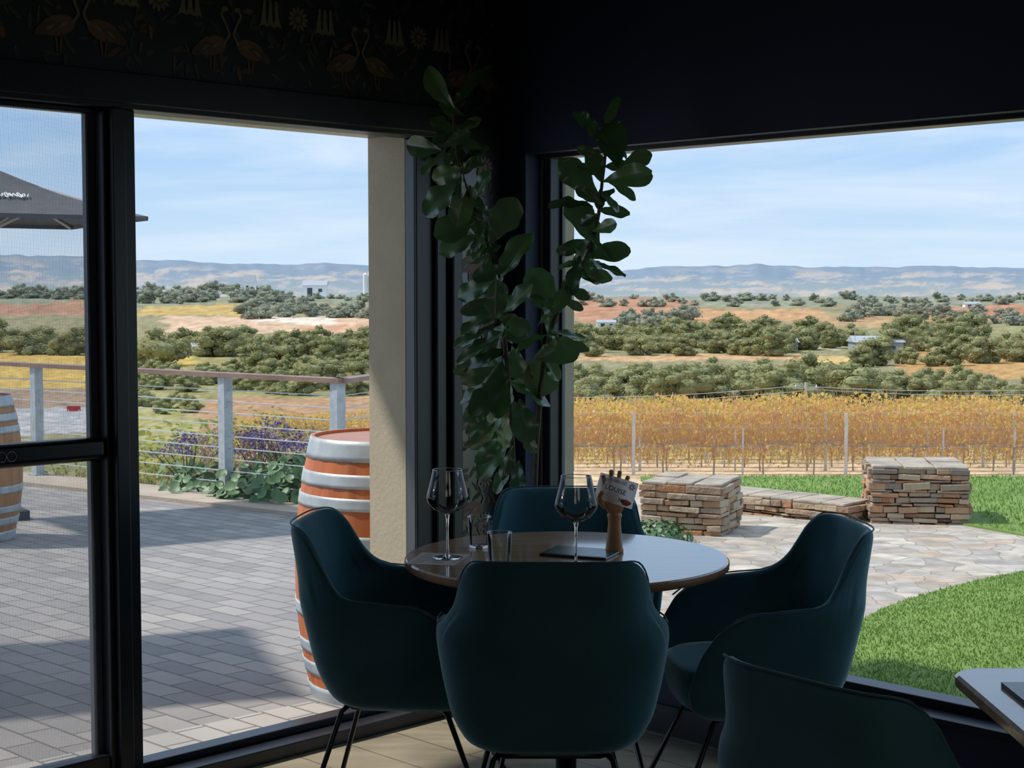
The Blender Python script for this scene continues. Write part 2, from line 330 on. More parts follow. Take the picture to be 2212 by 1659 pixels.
def motifs(a0,a1,z0,z1):
    for iz in range(-5,3):
        zz=2.26+iz*.46
        for ia in range(-1,6):
            aa=.68+P*(ia-1)
            for fn,da,dz in ((lambda a,z:(wader(a+.012,z,1),wader(a-.012,z,-1)),0,0),(lambda a,z:sunf(a,z),P/2,.12),(lambda a,z:bellf(a,z),P/2-.11,.115),(lambda a,z:bellf(a,z),P/2+.11,.115)):
                x,z=aa+da,zz+dz
                if a0<x-.12 and x+.12<a1 and z0<z-.08 and z+.13<z1: fn(x,z)
            for k in range(130):
                x,z=aa+U(-.26,.26),zz+U(-.2,.26)
                if a0+.03<x<a1-.03 and z0+.03<z<z1-.03: ell(x,z,U(.01,.032),U(.004,.009),2 if R()<.65 else (3 if R()<.7 else 0),.002,U(0,3.14),8)
motifs(0,2.6,2.13,2.85)
for z in (.55,.72,1.05,1.3,1.62,1.85):
    sunf(.1,z+.1); wader(.11,z-.02,1)
motifs(0,.25,.1,2.03)
b.build('wallpaper_figures',[MT['wp_or'],MT['wp_cr'],MT['wp_lf'],MT['wp_rd']],wl)

# ------------------------------------------------------------ chairs
A_T=[(.325,.13),(.335,.18),(.36,.216),(.42,.248),(.52,.270),(.60,.283),(.645,.288),(.662,.282),(.68,.256),(.70,.246),(.74,.242),(.80,.240),(.86,.234)]
B_T=[(.325,.09),(.335,.13),(.36,.155),(.45,.195),(.65,.238),(.86,.275)]
F_T=[(.325,.12),(.335,.20),(.36,.25),(.42,.27),(.52,.24),(.64,.16),(.9,.15)]
H_T=[(0,.845),(38,.843),(47,.836),(54,.818),(60,.792),(66,.75),(72,.705),(78,.672),(84,.656),(90,.650)]
def shell_mesh():
    cols=[]
    for k in range(6): cols.append(('f',-1,1-k/6.))
    for k in range(37): cols.append(('e',-90+180*k/36.,0))
    for k in range(6): cols.append(('f',1,(k+1)/6.))
    rows=16; grid=[]; nexp=4.0
    for c in cols:
        if c[0]=='f':
            t=c[2]; h=.650-.014*t-(.05 if t>.95 else (.012 if t>.8 else 0))
        else: h=interp(H_T,abs(c[1]))
        line=[]
        for r in range(rows):
            v=r/(rows-1); z=.325+(h-.325)*(v**1.2)
            a,bk,fr=interp(A_T,z),interp(B_T,z),interp(F_T,z)
            if c[0]=='f': x=c[1]*(a-.012*c[2]**2); y=fr*c[2]
            else:
                p=math.radians(c[1]); sn,cs=math.sin(p),math.cos(p)
                x=a*math.copysign(abs(sn)**(2/nexp),sn); y=-bk*max(cs,0)**(2/nexp)
            line.append((x,y,z))
        grid.append(line)
    return grid
def make_chair():
    root=empty('armchair',(0,0,0),'x','chair','teal velvet armchairs')
    g=shell_mesh(); m=MB(); nr=len(g[0]); vs=[p for l in g for p in l]; fs=[]
    for i in range(len(g)-1):
        for j in range(nr-1): fs.append((i*nr+j,(i+1)*nr+j,(i+1)*nr+j+1,i*nr+j+1))
    m.add(vs,fs); sh=m.build('shell',MT['teal'],root,True)
    so=sh.modifiers.new('s','SOLIDIFY'); so.thickness=.028; so.offset=0
    ss=sh.modifiers.new('u','SUBSURF'); ss.levels=1; ss.render_levels=2
    rim=[Vector(l[-1]) for l in g]; m=MB(); out=[]
    for i,p in enumerate(rim):
        d=Vector((p.x,p.y,0)); d=d.normalized() if d.length else d; out.append(p+d*.011+Vector((0,0,.001)))
    m.tube(out,.0024,6); m.build('piping',MT['tealpipe'],sh,True)
    m=MB(); rs=[]
    for z,k in [(.33,.45),(.332,.8),(.35,.93),(.39,.985),(.43,1.0),(.45,.97),(.462,.88),(.467,.6),(.468,.2)]:
        ring=[]
        for t in range(40):
            th=2*math.pi*t/40; cs,sn=math.cos(th),math.sin(th)
            ring.append(Vector((.218*k*math.copysign(abs(cs)**.55,cs),.05+.22*k*math.copysign(abs(sn)**.55,sn),z)))
        rs.append(ring)
    m.rings(rs); m.build('seat',MT['teal'],root,True)
    m=MB()
    L_=[(.15,.17),(-.15,.17),(-.15,-.12),(.15,-.12)]
    pts=[]
    for i in range(4):
        x0,y0=L_[i]; x1,y1=L_[(i+1)%4]
        for k in range(6): pts.append((x0+(x1-x0)*(.1+.8*k/5),y0+(y1-y0)*(.1+.8*k/5),.322))
    pts.append(pts[0]); m.tube(pts,.008,8); m.build('seat_frame',MT['blackgloss'],root,True)
    for x,y in L_:
        m=MB(); m.tube([(x*.9,y*.9,.325),(x*1.02,y*1.05,.31),(x*1.5,y*1.8,.012),(x*1.5,y*1.8,.0)],[.008,.008,.0075,.009],8); m.build('leg',MT['blackgloss'],root,True)
    return root
ch=make_chair()
ch.location=(.104,4.0,0); ch['label']='teal velvet armchair nearest the viewer at the round table, seen from behind'
dup(ch,(-.34,4.48,0),D(-97),'teal velvet armchair at the left of the round table in front of the barrel')
dup(ch,(.715,4.38,0),D(96),'teal velvet armchair at the right of the round table beside the lawn window')
dup(ch,(.18,4.91,0),D(180),'teal velvet armchair on the far side of the round table before the fig plant')
dup(ch,(.70,2.78,0),D(-52),'teal velvet armchair cut off by the bottom edge, beside the square table')
# ------------------------------------------------------------ round table
T=empty('round_table',(.155,4.37,0),'round oak-topped dining table on a black pedestal with glasses on it','table')
m=MB(); k_=.458/.45; m.lathe([(r_*k_,z_) for r_,z_ in [(.0,.722),(.43,.722),(.444,.728),(.45,.738),(.45,.744),(.446,.75),(0,.75)]],96)
tt=m.build('tabletop',MT['wood'],T,False)
m=MB(); m.lathe([(r_*k_,z_) for r_,z_ in [(.445,.724),(.4505,.728),(.4515,.738),(.4505,.7455)]],96,cap=False); m.build('table_edge',MT['woodedge'],tt,True)
m=MB(); m.lathe([(.12,.722),(.12,.712),(.035,.70),(.03,.69),(.03,.04)],24); m.build('pedestal',MT['blackgloss'],T,True)
m=MB(); m.lathe([(.24,0),(.24,.01),(.22,.018),(.05,.04),(.03,.05)],40); m.build('base',MT['blackgloss'],T,True)
T2=empty('square_table',(1.23,2.70,0),'square oak-topped table with rounded corners cut off by the right edge','table')
m=MB(); rs=[]
for z,k in [(.722,.985),(.728,1),(.744,1),(.75,.985)]:
    ring=[]
    for cx,cy,a0 in [(1,1,0),(-1,1,90),(-1,-1,180),(1,-1,270)]:
        for i in range(6):
            t=math.radians(a0+18*i); ring.append(Vector((cx*.30+.06*math.cos(t),cy*.30+.06*math.sin(t),0))*k+Vector((0,0,z)))
    rs.append(ring)
m.rings(rs); m.build('tabletop',MT['wood'],T2)
m=MB(); m.lathe([(.1,.722),(.1,.712),(.035,.70),(.03,.69),(.03,.04)],24); m.build('pedestal',MT['blackgloss'],T2,True)
m=MB(); m.lathe([(.24,0),(.24,.01),(.22,.018),(.05,.04),(.03,.05)],40); m.build('base',MT['blackgloss'],T2,True)
p=onz(2215,1506,.75); m=MB(); m.box((0,0,.004),(.10,.16,.008),0); o=m.build('menu_board',MT['board']); o.location=(p.x+.03,p.y,.7502); o['label']='small dark card lying on the square table at the right edge'; o['category']='menu'
# ------------------------------------------------------------ glassware
def wine_glass():
    r=empty('wine_glass',(0,0,0),'x','wine glass','large stemmed wine glasses on the round table')
    m=MB(); pr=[(.004,.125),(.02,.129),(.038,.138),(.053,.154),(.0585,.166),(.0595,.172),(.058,.18),(.052,.204),(.0465,.226),(.0415,.25)]
    m.lathe(pr,40,cap=False); bw=m.build('bowl',MT['ware'],r,True)
    m=MB(); m.tube([(.0415*math.cos(a),.0415*math.sin(a),.25) for a in [i*math.pi/20 for i in range(41)]],.0009,6); m.build('rim',MT['rimglint'],bw,True)
    m=MB(); m.lathe([(.010,.004),(.006,.012),(.0038,.03),(.0035,.08),(.004,.11),(.008,.122),(.004,.127)],20); m.build('stem',MT['stemglass'],r,True)
    m=MB(); m.lathe([(.0,0),(.041,0),(.042,.0012),(.041,.002),(.02,.0035),(.008,.0055),(0,.0065)],40); m.build('foot',MT['stemglass'],r,True)
    return r
g1=wine_glass(); p=onz(967,1206,.75); g1.location=(p.x,p.y,.7515); g1['label']='stemmed wine glass on the paper menu, at the left of the round table'
p=onz(1244,1226,.75); dup(g1,(p.x,p.y,.7503),0,'stemmed wine glass in front of the wooden hand and dark board')
def tumbler():
    r=empty('water_tumbler',(0,0,0),'x','glass','clear straight water tumblers on the round table')
    m=MB(); m.lathe([(.029,.006),(.0315,.05),(.034,.092)],36,cap=False); tw=m.build('wall',MT['ware'],r,True)
    m=MB(); m.tube([(.034*math.cos(a),.034*math.sin(a),.092) for a in [i*math.pi/18 for i in range(37)]],.0011,6); m.build('rim',MT['rimglint'],tw,True)
    m=MB(); m.lathe([(0,0),(.028,0),(.0292,.003),(.029,.008),(0,.007)],36); m.build('base',MT['stemglass'],r,True)
    return r
t1=tumbler(); p=onz(1035,1183,.75); t1.location=(p.x,p.y,.7503); t1['label']='clear water tumbler standing further back, right of the left wine glass'
p=onz(1079,1222,.75); dup(t1,(p.x,p.y,.7503),0,'clear water tumbler nearer the front chair, in front of the other tumbler')
p=onz(945,1208,.75); pm=empty('paper_menu',(p.x,p.y,.7501),'printed paper menu lying under the left wine glass','menu',rz=D(-12))
m=MB(); m.box((0,0,.0004),(.14,.19,.0008)); m.build('sheet',MT['menu'],pm)
m=MB()
for cx in (-.04,.015):
    for k in range(8): m.box((cx+U(-.004,.004),.075-k*.02,.0009),(U(.025,.04),.003,.0002))
m.box((.05,.02,.0009),(.012,.012,.0002)); m.build('print',MT['maroon'],pm)
p=onz(1255,1197,.75); bd=empty('menu_clipboard',(p.x,p.y,.7501),'thin dark menu board lying beside the wooden hand on the round table','menu',rz=D(-22))
m=MB(); m.box((0,0,.004),(.2,.15,.007)); o=m.build('board',MT['board'],bd); bev(o,.002)
m=MB(); m.box((0,0,.0078),(.18,.13,.0006)); m.build('page',M('grey_page',s(86,88,88),s(74,78,76),12,.25),bd)
# wooden hand
p=onz(1327,1193,.75); hd=empty('wooden_hand',(p.x,p.y,.7501),'upright wooden artist\'s model hand gripping a reservation card','ornament')
m=MB(); m.lathe([(.0,0),(.026,0),(.027,.006),(.025,.012),(.021,.05),(.018,.085),(.019,.1),(.022,.108),(.018,.116),(0,.118)],28); m.build('wrist',MT['handwood'],hd,True)
m=MB(); rs=[]
for z,w,d in [(.112,.014,.010),(.118,.022,.013),(.135,.030,.0145),(.155,.034,.014),(.172,.035,.012),(.180,.032,.009)]:
    rs.append([Vector((w*math.copysign(abs(math.cos(t))**.7,math.cos(t)),d*math.copysign(abs(math.sin(t))**.7,math.sin(t)),z)) for t in [2*math.pi*i/20 for i in range(20)]])
m.rings(rs); m.build('palm',MT['handwood'],hd,True)
def finger(bx,lens,splay,curl):
    m=MB(); P0=Vector((bx,0,.178)); a=.05
    for L_ in lens:
        d=Vector((math.sin(splay),-math.sin(a),math.cos(a)*math.cos(splay))).normalized(); P1=P0+d*L_
        m.tube([P0,P0+d*.0015,P0+d*(L_*.5),P1-d*.0015,P1],[.004,.0068,.0062,.0064,.004],10); P0=P1; a+=curl
    m.build('finger',MT['handwood'],hd,True)
finger(-.025,(.022,.016,.012),-.18,.35); finger(-.008,(.028,.021,.016),-.04,.3); finger(.009,(.027,.020,.015),.08,.3); finger(.026,(.021,.015,.012),.25,.35)
m=MB(); pts=[Vector((-.026,-.003,.13)),Vector((-.043,-.014,.148)),Vector((-.045,-.028,.166)),Vector((-.036,-.034,.18))]
for a_,b_ in zip(pts,pts[1:]):
    d=(b_-a_).normalized(); m.tube([a_,a_+d*.0015,(a_+b_)/2,b_-d*.0015,b_],[.004,.0078,.007,.0068,.004],10)
m.build('thumb',MT['handwood'],hd,True)
cc=at(1331,1060,p.y-.022); cd=empty('reservation_card',cc,'white reservation card with handwritten name held by the wooden hand','card')
cd.rotation_euler=(D(-6),D(14),D(-20))
m=MB(); m.box((0,0,0),(.116,.0006,.076)); m.build('card',MT['paper'],cd)
def text(body,size,x,z,mat,name='lettering',parent=cd,rz=0,y=-.0008):
    cu=bpy.data.curves.new(name,'FONT'); cu.body=body; cu.size=size; cu.align_x='CENTER'; cu.align_y='CENTER'; cu.extrude=.0001
    t=bpy.data.objects.new('tmp',cu); col.objects.link(t); bpy.context.view_layer.update()
    me=bpy.data.meshes.new_from_object(t.evaluated_get(bpy.context.evaluated_depsgraph_get())); bpy.data.objects.remove(t)
    o=bpy.data.objects.new(name,me); col.objects.link(o); me.materials.clear(); me.materials.append(mat)
    o.parent=parent; o.location=(x,y,z); o.rotation_euler=(D(90),rz,0); return o
text('RESERVED',.0115,.0,.026,MT['red']); text('LOUISE',.02,-.002,.002,MT['ink'],rz=D(4)); text('MC',.018,.026,-.024,MT['ink']); text(':30',.014,-.038,.022,MT['ink'])
m=MB()
for k in range(7):
    t=k*.9; m.add([(.042+.008*math.cos(t+a)*rr,-.0009,.022+.008*math.sin(t+a)*rr) for a,rr in ((-.35,.3),(-.2,1.2),(.2,1.2),(.35,.3))],[(0,1,2,3)])
m.build('flower_print',MT['ink'],cd)
m=MB(); m.add([(.036+.016*math.cos(t)*(1+.2*math.sin(3*t)),-.0007,-.026+.009*math.sin(t)) for t in [i*.5236 for i in range(12)]],[tuple(range(12))]); m.build('blossom_print',MT['orange'],cd)

# ------------------------------------------------------------ fig plant
PX,PY=.0,5.40
fig=empty('fiddle_leaf_fig',(PX,PY,0),'tall two-stemmed fiddle-leaf fig in a dark planter in the room corner','plant')
m=MB(); m.lathe([(0,0),(.10,0),(.105,.01),(.128,.27),(.132,.28),(.132,.30),(.12,.30),(.118,.27),(0,.268)],36); pl_=m.build('planter',MT['pot'],fig,True)
m=MB(); m.lathe([(0,.268),(.115,.272),(0,.285)],24); m.build('soil',MT['soil'],pl_,True)
off=Vector((PX,PY,0))
def stemline(pts,r0,r1):
    P_=[Vector((.01 if r0>.011 else .04,5.39,.26))]+[at(*p) for p in pts]
    out=[]
    for i in range(len(P_)-1):
        for k in range(4):
            t=k/4; p0=P_[max(i-1,0)]; p1=P_[i]; p2=P_[i+1]; p3=P_[min(i+2,len(P_)-1)]
            out.append(.5*((2*p1)+(p2-p0)*t+(2*p0-5*p1+4*p2-p3)*t*t+(3*p1-p0-3*p2+p3)*t**3))
    out.append(P_[-1])
    m=MB(); m.tube([p-off for p in out],[r0+(r1-r0)*i/(len(out)-1) for i in range(len(out))],8); m.build('stem',MT['bark'],fig,True); return out
S1=stemline([(1112,1150,5.36),(1108,1000,5.33),(1098,820,5.28),(1085,700,5.25),(1072,600,5.23),(1045,500,5.22),(1005,400,5.22),(985,310,5.22),(978,215,5.22)],.0112,.004)
S2=stemline([(1150,1150,5.34),(1160,950,5.28),(1172,800,5.22),(1195,700,5.16),(1235,600,5.10),(1265,560,5.08),(1290,480,5.05),(1300,400,5.03),(1308,320,5.02),(1300,262,5.02)],.0105,.004)
LV=[(950,190,125,110,.62),(1015,185,50,125,.35),(955,270,150,75,.6),(985,300,30,65,.6),(912,318,170,90,.65),(940,330,200,80,.6),(1022,340,20,80,.7),(965,375,200,75,.7),(958,425,225,115,.7),(1042,400,60,70,.7),(1000,440,250,95,.7),(985,490,210,115,.7),(990,525,200,95,.6),(1030,480,300,75,.6),(1085,475,60,115,.75),(1105,555,65,125,.65),(1055,540,20,60,.5),(1060,590,200,85,.6),(1025,625,200,95,.6),(1072,640,270,95,.6),(1115,650,40,105,.6),(1172,625,125,105,.8),(1040,690,215,110,.6),(1020,722,200,95,.6),(1110,700,330,90,.6),(1060,740,220,105,.6),(1045,780,215,105,.6),(1032,812,210,85,.6),(1070,800,230,110,.6),(1055,850,220,115,.6),(1040,882,210,95,.6),(1072,900,235,105,.6),(1058,940,230,115,.55),(1131,910,280,100,.75),(1072,990,235,115,.5),(1088,1028,240,85,.5),(1120,1035,270,85,.6),(1122,790,290,95,.7),(1150,850,330,95,.6),(1172,800,265,115,.85),(1205,760,20,100,.8),(1225,722,350,90,.4),(1240,745,340,70,.4),(1150,735,200,85,.6),(1190,690,80,75,.6),(1212,650,60,75,.6),(1140,955,300,75,.5),(1095,1000,250,80,.4),(1180,655,150,80,.6),
(1025,760,205,90,.5),(1018,790,200,80,.5),(1028,845,205,90,.5),(1042,915,215,90,.5),(1058,970,225,90,.5),(1085,860,250,90,.6),(1090,930,260,90,.6),(1080,720,240,90,.6),(1035,660,205,85,.5),(975,235,150,60,.5),(1010,270,30,60,.5),(1010,310,-10,60,.6),(935,350,215,70,.6),
(1270,265,150,80,.5),(1318,248,70,85,.4),(1325,312,100,110,.8),(1290,290,130,70,.5),(1375,345,20,70,.7),(1355,385,10,120,.6),(1250,385,140,115,.65),(1288,360,110,85,.6),(1235,437,170,95,.5),(1325,455,0,70,.6),(1305,425,60,65,.6),(1262,485,120,140,.65),(1308,490,20,65,.6),(1242,530,200,85,.5),(1315,545,10,95,.7),(1265,545,250,95,.6),(1320,580,-20,70,.4),(1240,592,250,90,.5),(1288,592,-20,75,.5),(1232,570,190,65,.4),(1345,410,-30,70,.5),(1275,330,160,60,.5)]
m=MB()
def leaf3d(center,ang,L_,wf,nrm_tilt):
    a=math.radians(ang); d=Vector((math.cos(a),0,math.sin(a)))
    d=(d+Vector((0,U(-.45,.45),0))).normalized()
    n=Vector((U(-1.3,.7)*nrm_tilt,-1,U(-.5,2.0)*nrm_tilt)); n=(n-d*n.dot(d)).normalized(); x=d.cross(n).normalized()
    base=center-d*L_*.5; bend=U(-.08,.28); fold=U(.08,.4); wave=U(.02,.05); ph=U(0,6)
    NV=12; NW=8; vs=[]
    for i in range(NV+1):
        t=i/NV; w=L_*wf*.5*(math.sin(math.pi*min(1,t**1.15))**.62*(.5+.7*t))*(1+.05*math.sin(t*19+ph))
        if i==0: w=L_*.02
        if i==NV: w=L_*.05
        for j in range(NW+1):
            k=(j/NW-.5)*2
            vs.append(base+d*(t*L_)+x*(k*w)+n*(abs(k)**.8*w*fold - bend*L_*t*t + wave*L_*math.sin(ph+t*15+(2 if k>0 else 0))*abs(k)**1.5)-off)
    fs=[(i*(NW+1)+j,(i+1)*(NW+1)+j,(i+1)*(NW+1)+j+1,i*(NW+1)+j+1) for i in range(NV) for j in range(NW)]
    m.add(vs,fs)
for (x,y,a,l,wf) in LV:
    Y=5.2 if x<1200 else 5.06
    Y+=U(-.08,.06); c=at(x,y,Y); leaf3d(c,a,l*1.0*Y/F,wf*.88,.9)
for S,nn in ((S1,44),(S2,26)):
    for k in range(nn):
        i=int(len(S)*(.32+.62*k/nn)); c=S[i]; a=U(190,350) if k<nn*.6 else U(0,360)
        c2=c+Vector((math.cos(D(a))*.04,U(-.04,.06),math.sin(D(a))*.04)); leaf3d(c2,a,U(.07,.105),U(.45,.6),1)
m.build('foliage',MT['leaf'],fig,True)

# ------------------------------------------------------------ barrels
def barrel(loc,mat,label,h=.97,re=.27,rb=.07):
    r=empty('wine_barrel',loc,label,'barrel','upright wine barrels on the terrace')
    def rad(t): return re+rb*(1-(2*t-1)**2)
    m=MB(); n=72
    rings=[]
    for i in range(25):
        t=i/24; ring=[]
        for k in range(n):
            g=.0025 if k%3==0 else 0
            a=2*math.pi*k/n; ring.append(Vector(((rad(t)-g)*math.cos(a),(rad(t)-g)*math.sin(a),t*h)))
        rings.append(ring)
    m.rings(rings,cap=False); m.lathe([(re-.012,h),(re,h)],72,cap=False); m.lathe([(re-.012,h),(re-.012,h-.02)],72,cap=False)
    m.build('staves',mat,r,True)
    m=MB(); m.lathe([(0,h-.02),(re-.01,h-.02),(re-.01,h-.012),(0,h-.012)],48); m.build('head',MT['lid'],r)
    for t0,t1 in [(0,.075),(.12,.17),(.205,.25),(.34,.39)]:
        for lo,hi in ((t0,t1),(1-t1,1-t0)):
            m=MB(); pr=[(rad(lo+(hi-lo)*k/4)+.004,h*(lo+(hi-lo)*k/4)) for k in range(5)]
            m.lathe([(pr[0][0]-.004,pr[0][1])]+pr+[(pr[-1][0]-.004,pr[-1][1])],64,cap=False); m.build('hoop',MT['galv'],r,True)
    return r
by=6.10; p=at(848,1300,by); barrel((p.x,by,gz(by)-.02),MT['stave'],'orange oiled wine barrel with steel hoops just outside the glass',1.04,.315,.068)
barrel((-3.62,10.3,gz(10.3)),MT['stavedull'],'weathered wine barrel seen through the screen door under the umbrella',.97)
# ------------------------------------------------------------ terrace ground
def slab(name,pts,mat,dz=0,th=.12,kind='structure'):
    m=MB(); n=len(pts); top=[Vector((x,y,gz(y)+dz)) for x,y in pts]; bot=[v-Vector((0,0,th)) for v in top]
    m.add(top+bot,[tuple(range(n)),tuple(range(2*n-1,n-1,-1))]+[(i,n+i,n+(i+1)%n,(i+1)%n) for i in range(n)])
    return m.build(name,mat,kind=kind)
RA=onz(735,822,.82); RB=onz(485,814,.82); RC=onz(0,785,.82)
RA=Vector((RA.x,RA.y,0)); dr=(Vector((RC.x,RC.y,0))-RA).normalized()
RB=RA+dr*((Vector((RB.x,RB.y,0))-RA).dot(dr)+.24); RE=RA+dr*9; RD=RA+Vector((.55,1.6,0))
wa=W(8,-.05,0)
slab('terrace_paving',[(-.02,5.9),(wa.x,wa.y),(-12,4),(-12,RE.y),(RE.x,RE.y),(RA.x,RA.y),(RD.x,RD.y),(0.0,13.4)][::-1],MT['paver'])
pts=[W(.44,-.06,0),W(8,-.06,0),W(8,-.62,0),W(.44,-.62,0)]
def header_mat():
    m=paver_mat(); m.name='pale_header_pavers'
    for n in m.node_tree.nodes:
        if n.type=='TEX_BRICK': n.inputs['Color1'].default_value=s(176,174,170); n.inputs['Color2'].default_value=s(196,190,182); n.inputs['Mortar'].default_value=s(134,128,120)
    return m
slab('header_course',[(v.x,v.y) for v in pts],header_mat(),.006,.02)
pn=Vector((-dr.y,dr.x,0)); pn=pn if pn.y<0 else -pn
k0=RA+pn*.45; k1=RE+pn*.45; k2=RE-pn*.12; k3=RA-pn*.12
slab('kerb_strip',[(k0.x,k0.y),(k1.x,k1.y),(k2.x,k2.y),(k3.x,k3.y)],MT['kerb'],.03,.2)
rl=empty('cable_balustrade',(RA.x,RA.y,gz(RA.y)),'steel cable balustrade with timber handrail along the terrace edge','railing')
ro=Vector((RA.x,RA.y,gz(RA.y)))
m=MB()
def bar(p0,p1,w,h):
    d=(p1-p0).normalized(); x=d.cross(Vector((0,0,1))).normalized()*w/2; z=Vector((0,0,h/2))
    m.hexa([p0-x-z-ro,p0+x-z-ro,p1+x-z-ro,p1-x-z-ro,p0-x+z-ro,p0+x+z-ro,p1+x+z-ro,p1-x+z-ro])
up=Vector((0,0,.82))
bar(RA+up-dr*.04,RE+up,.13,.035); bar(RA+up-Vector((0,.03,0)),RD+up,.13,.035); m.build('handrail',MT['railwood'],rl)
posts=[RA+dr*.03,RB,RB+dr*2.63,RB+dr*5.2,RD]
for P_ in posts:
    m=MB(); m.box(Vector((P_.x,P_.y,(gz(P_.y)+.80)/2))-ro,(.085,.085,.80-gz(P_.y)),D(-43)); ps_=m.build('post',MT['galv'],rl)
    m=MB(); m.box(Vector((P_.x,P_.y,gz(P_.y)+.038))-ro,(.14,.14,.012),D(-43)); m.build('base_plate',MT['galv'],ps_)
for k in range(9):
    m=MB(); h=.70-k*.095; m.tube([RA+Vector((0,0,h))-ro,RE+Vector((0,0,h-.04))-ro],.0045,5); m.tube([RA+Vector((0,0,h))-ro,RD+Vector((0,0,h))-ro],.0045,5); m.build('cable',MT['steelcable'],rl)
def umbrella(x,y,ze,za,hw,rz,label):
    r=empty('patio_umbrella',(x,y,gz(y)),label,'umbrella','charcoal terrace umbrellas',rz=rz); z0=gz(y)
    m=MB(); cs=[(hw,hw),(-hw,hw),(-hw,-hw),(hw,-hw)]; NS=8
    for i in range(4):
        A=Vector((*cs[i],ze-z0)); B_=Vector((*cs[(i+1)%4],ze-z0)); T_=Vector((0,0,za-z0)); g=[]
        for a in range(NS+1):
            t=a/NS
            for c in range(NS+1):
                u=c/NS; e=A.lerp(B_,u); e=e+(-e.xy.to_3d())*.03*math.sin(math.pi*u)
                q_=T_.lerp(e,t); q_.z-=.04*math.sin(math.pi*t); g.append(q_)
        m.add(g,[(a*(NS+1)+c,(a+1)*(NS+1)+c,(a+1)*(NS+1)+c+1,a*(NS+1)+c+1) for a in range(NS) for c in range(NS)])
        e0=g[-(NS+1):]; m.add(e0+[v-Vector((0,0,.03)) for v in e0],[(k,k+1,NS+2+k,NS+1+k) for k in range(NS)])
    m.build('canopy',MT['canopy'],r)
    m=MB(); m.lathe([(.0,za-z0+.08),(.03,za-z0+.05),(.02,za-z0+.02),(.09,za-z0-.0),(.09,za-z0-.03)],16); m.build('finial',MT['dark'],r)
    m=MB(); m.tube([(0,0,.06),(0,0,za-z0)],.025,12); m.build('pole',MT['polewood'],r)
    m=MB(); m.box((0,0,.035),(.5,.5,.07)); m.build('base',MT['dark'],r)
    for i in range(4):
        m=MB(); m.tube([(0,0,za-z0-.06),(cs[i][0]*.98,cs[i][1]*.98,ze-z0-.02)],.012,6); m.tube([(0,0,ze-z0-.12),(cs[i][0]*.5,cs[i][1]*.5,(ze+za)/2-z0-.05)],.012,6); m.build('rib',MT['polewood'],r)
    return r
uY=11.4; ua=at(-44,350,uY); ze_=at(0,472,uY).z
um=umbrella(ua.x,uY,ze_,ua.z,.94,D(32),'charcoal umbrella with white lettering over the far barrel, behind the screen door')
zA=ua.z-gz(uY); zE=ze_-gz(uY); m=MB()
for k in range(12):
    x=-.13+k*.03; yy=-.55; pts_=[]
    for j in range(9):
        t=j/8*2*math.pi; xx=x+.011*math.cos(t+k); vv=yy+.035*math.sin(t)*(1.3 if k%3==0 else .8); pts_.append((xx,vv,zA+(zE-zA)*(-vv/.94)-.025))
    m.tube(pts_,.005,4)
m.build('lettering',MT['white'],um)
umbrella(-3.45,6.7,2.25,2.75,.72,D(20),'charcoal umbrella left of the view whose shadow falls on the pavers')
# ------------------------------------------------------------ stone paving, lawns, pillars
wb=W(-.06,8,0)
slab('stone_paving',[(-.0,5.93),(wb.x,wb.y),(12,2),(12,12.5),(3.6,13.3),(0,13.4)],MT['flag'],-.002)
GP=[(2212,1240),(2130,1256),(2040,1279),(1960,1302),(1900,1325),(1862,1346),(1840,1372),(1826,1405),(1820,1440),(1822,1470),(1880,1487),(1950,1500),(2080,1521),(2212,1545)]
near=[(gnd(*v).x,gnd(*v).y) for v in GP]
e=Vector((near[-1][0]-near[-3][0],near[-1][1]-near[-3][1])); e.normalize(); near.append((near[-1][0]+e.x*5,near[-1][1]+e.y*5)); near+=[(10,2.5),(10,11.5),(5,10.2)]
far=[(gnd(1600,1052).x,gnd(1600,1052).y),(gnd(1640,1075).x,gnd(1640,1075).y),(gnd(1880,1096).x,gnd(1880,1096).y),(gnd(2090,1136).x,gnd(2090,1136).y),(gnd(2212,1158).x,gnd(2212,1158).y),(7,9.4),(11,13.5),(11,14.4),(1.2,14.4)]
slab('lawn_ground',near[::-1],MT['lawn'],.02,.05); slab('lawn_ground_far',far[::1],MT['lawn'],.012,.05)
def inside(x,y,pl):
    c=False; j=len(pl)-1
    for i in range(len(pl)):
        if (pl[i][1]>y)!=(pl[j][1]>y) and x<(pl[j][0]-pl[i][0])*(y-pl[i][1])/(pl[j][1]-pl[i][1])+pl[i][0]: c=not c
        j=i
    return c
pA=gnd(1466,1158); pB=gnd(2000,1134)
pAc=(pA.x+.13,pA.y+.36); pBc=(pB.x+.02,pB.y+.40)
def grass(name,pl,n,xr,yr,h,label):
    m=MB(); k=0
    while k<n:
        x,y=U(*xr),U(*yr)
        if not inside(x,y,pl) or (abs(x-pBc[0])<.46 and abs(y-pBc[1])<.46): continue
        k+=1; z=gz(y)+.015; a=U(0,6.28); w=U(.0025,.005); hh=h*U(.5,1.2); dx,dy=math.cos(a)*w,math.sin(a)*w; lx,ly=U(-.6,.6)*hh,U(-.6,.6)*hh
        m.add([(x-dx,y-dy,z),(x+dx,y+dy,z),(x+lx,y+ly,z+hh)],[(0,1,2)])
    m.build(name,MT['blade'],kind='stuff',label=label,category='grass')
grass('lawn_grass',near,60000,(1.3,4.2),(5,9.6),.02,'short bright green grass of the curved lawn just outside the window')
grass('lawn_grass',far,16000,(1.2,6),(10.3,14.4),.026,'short green grass of the strip behind the stone pillars')
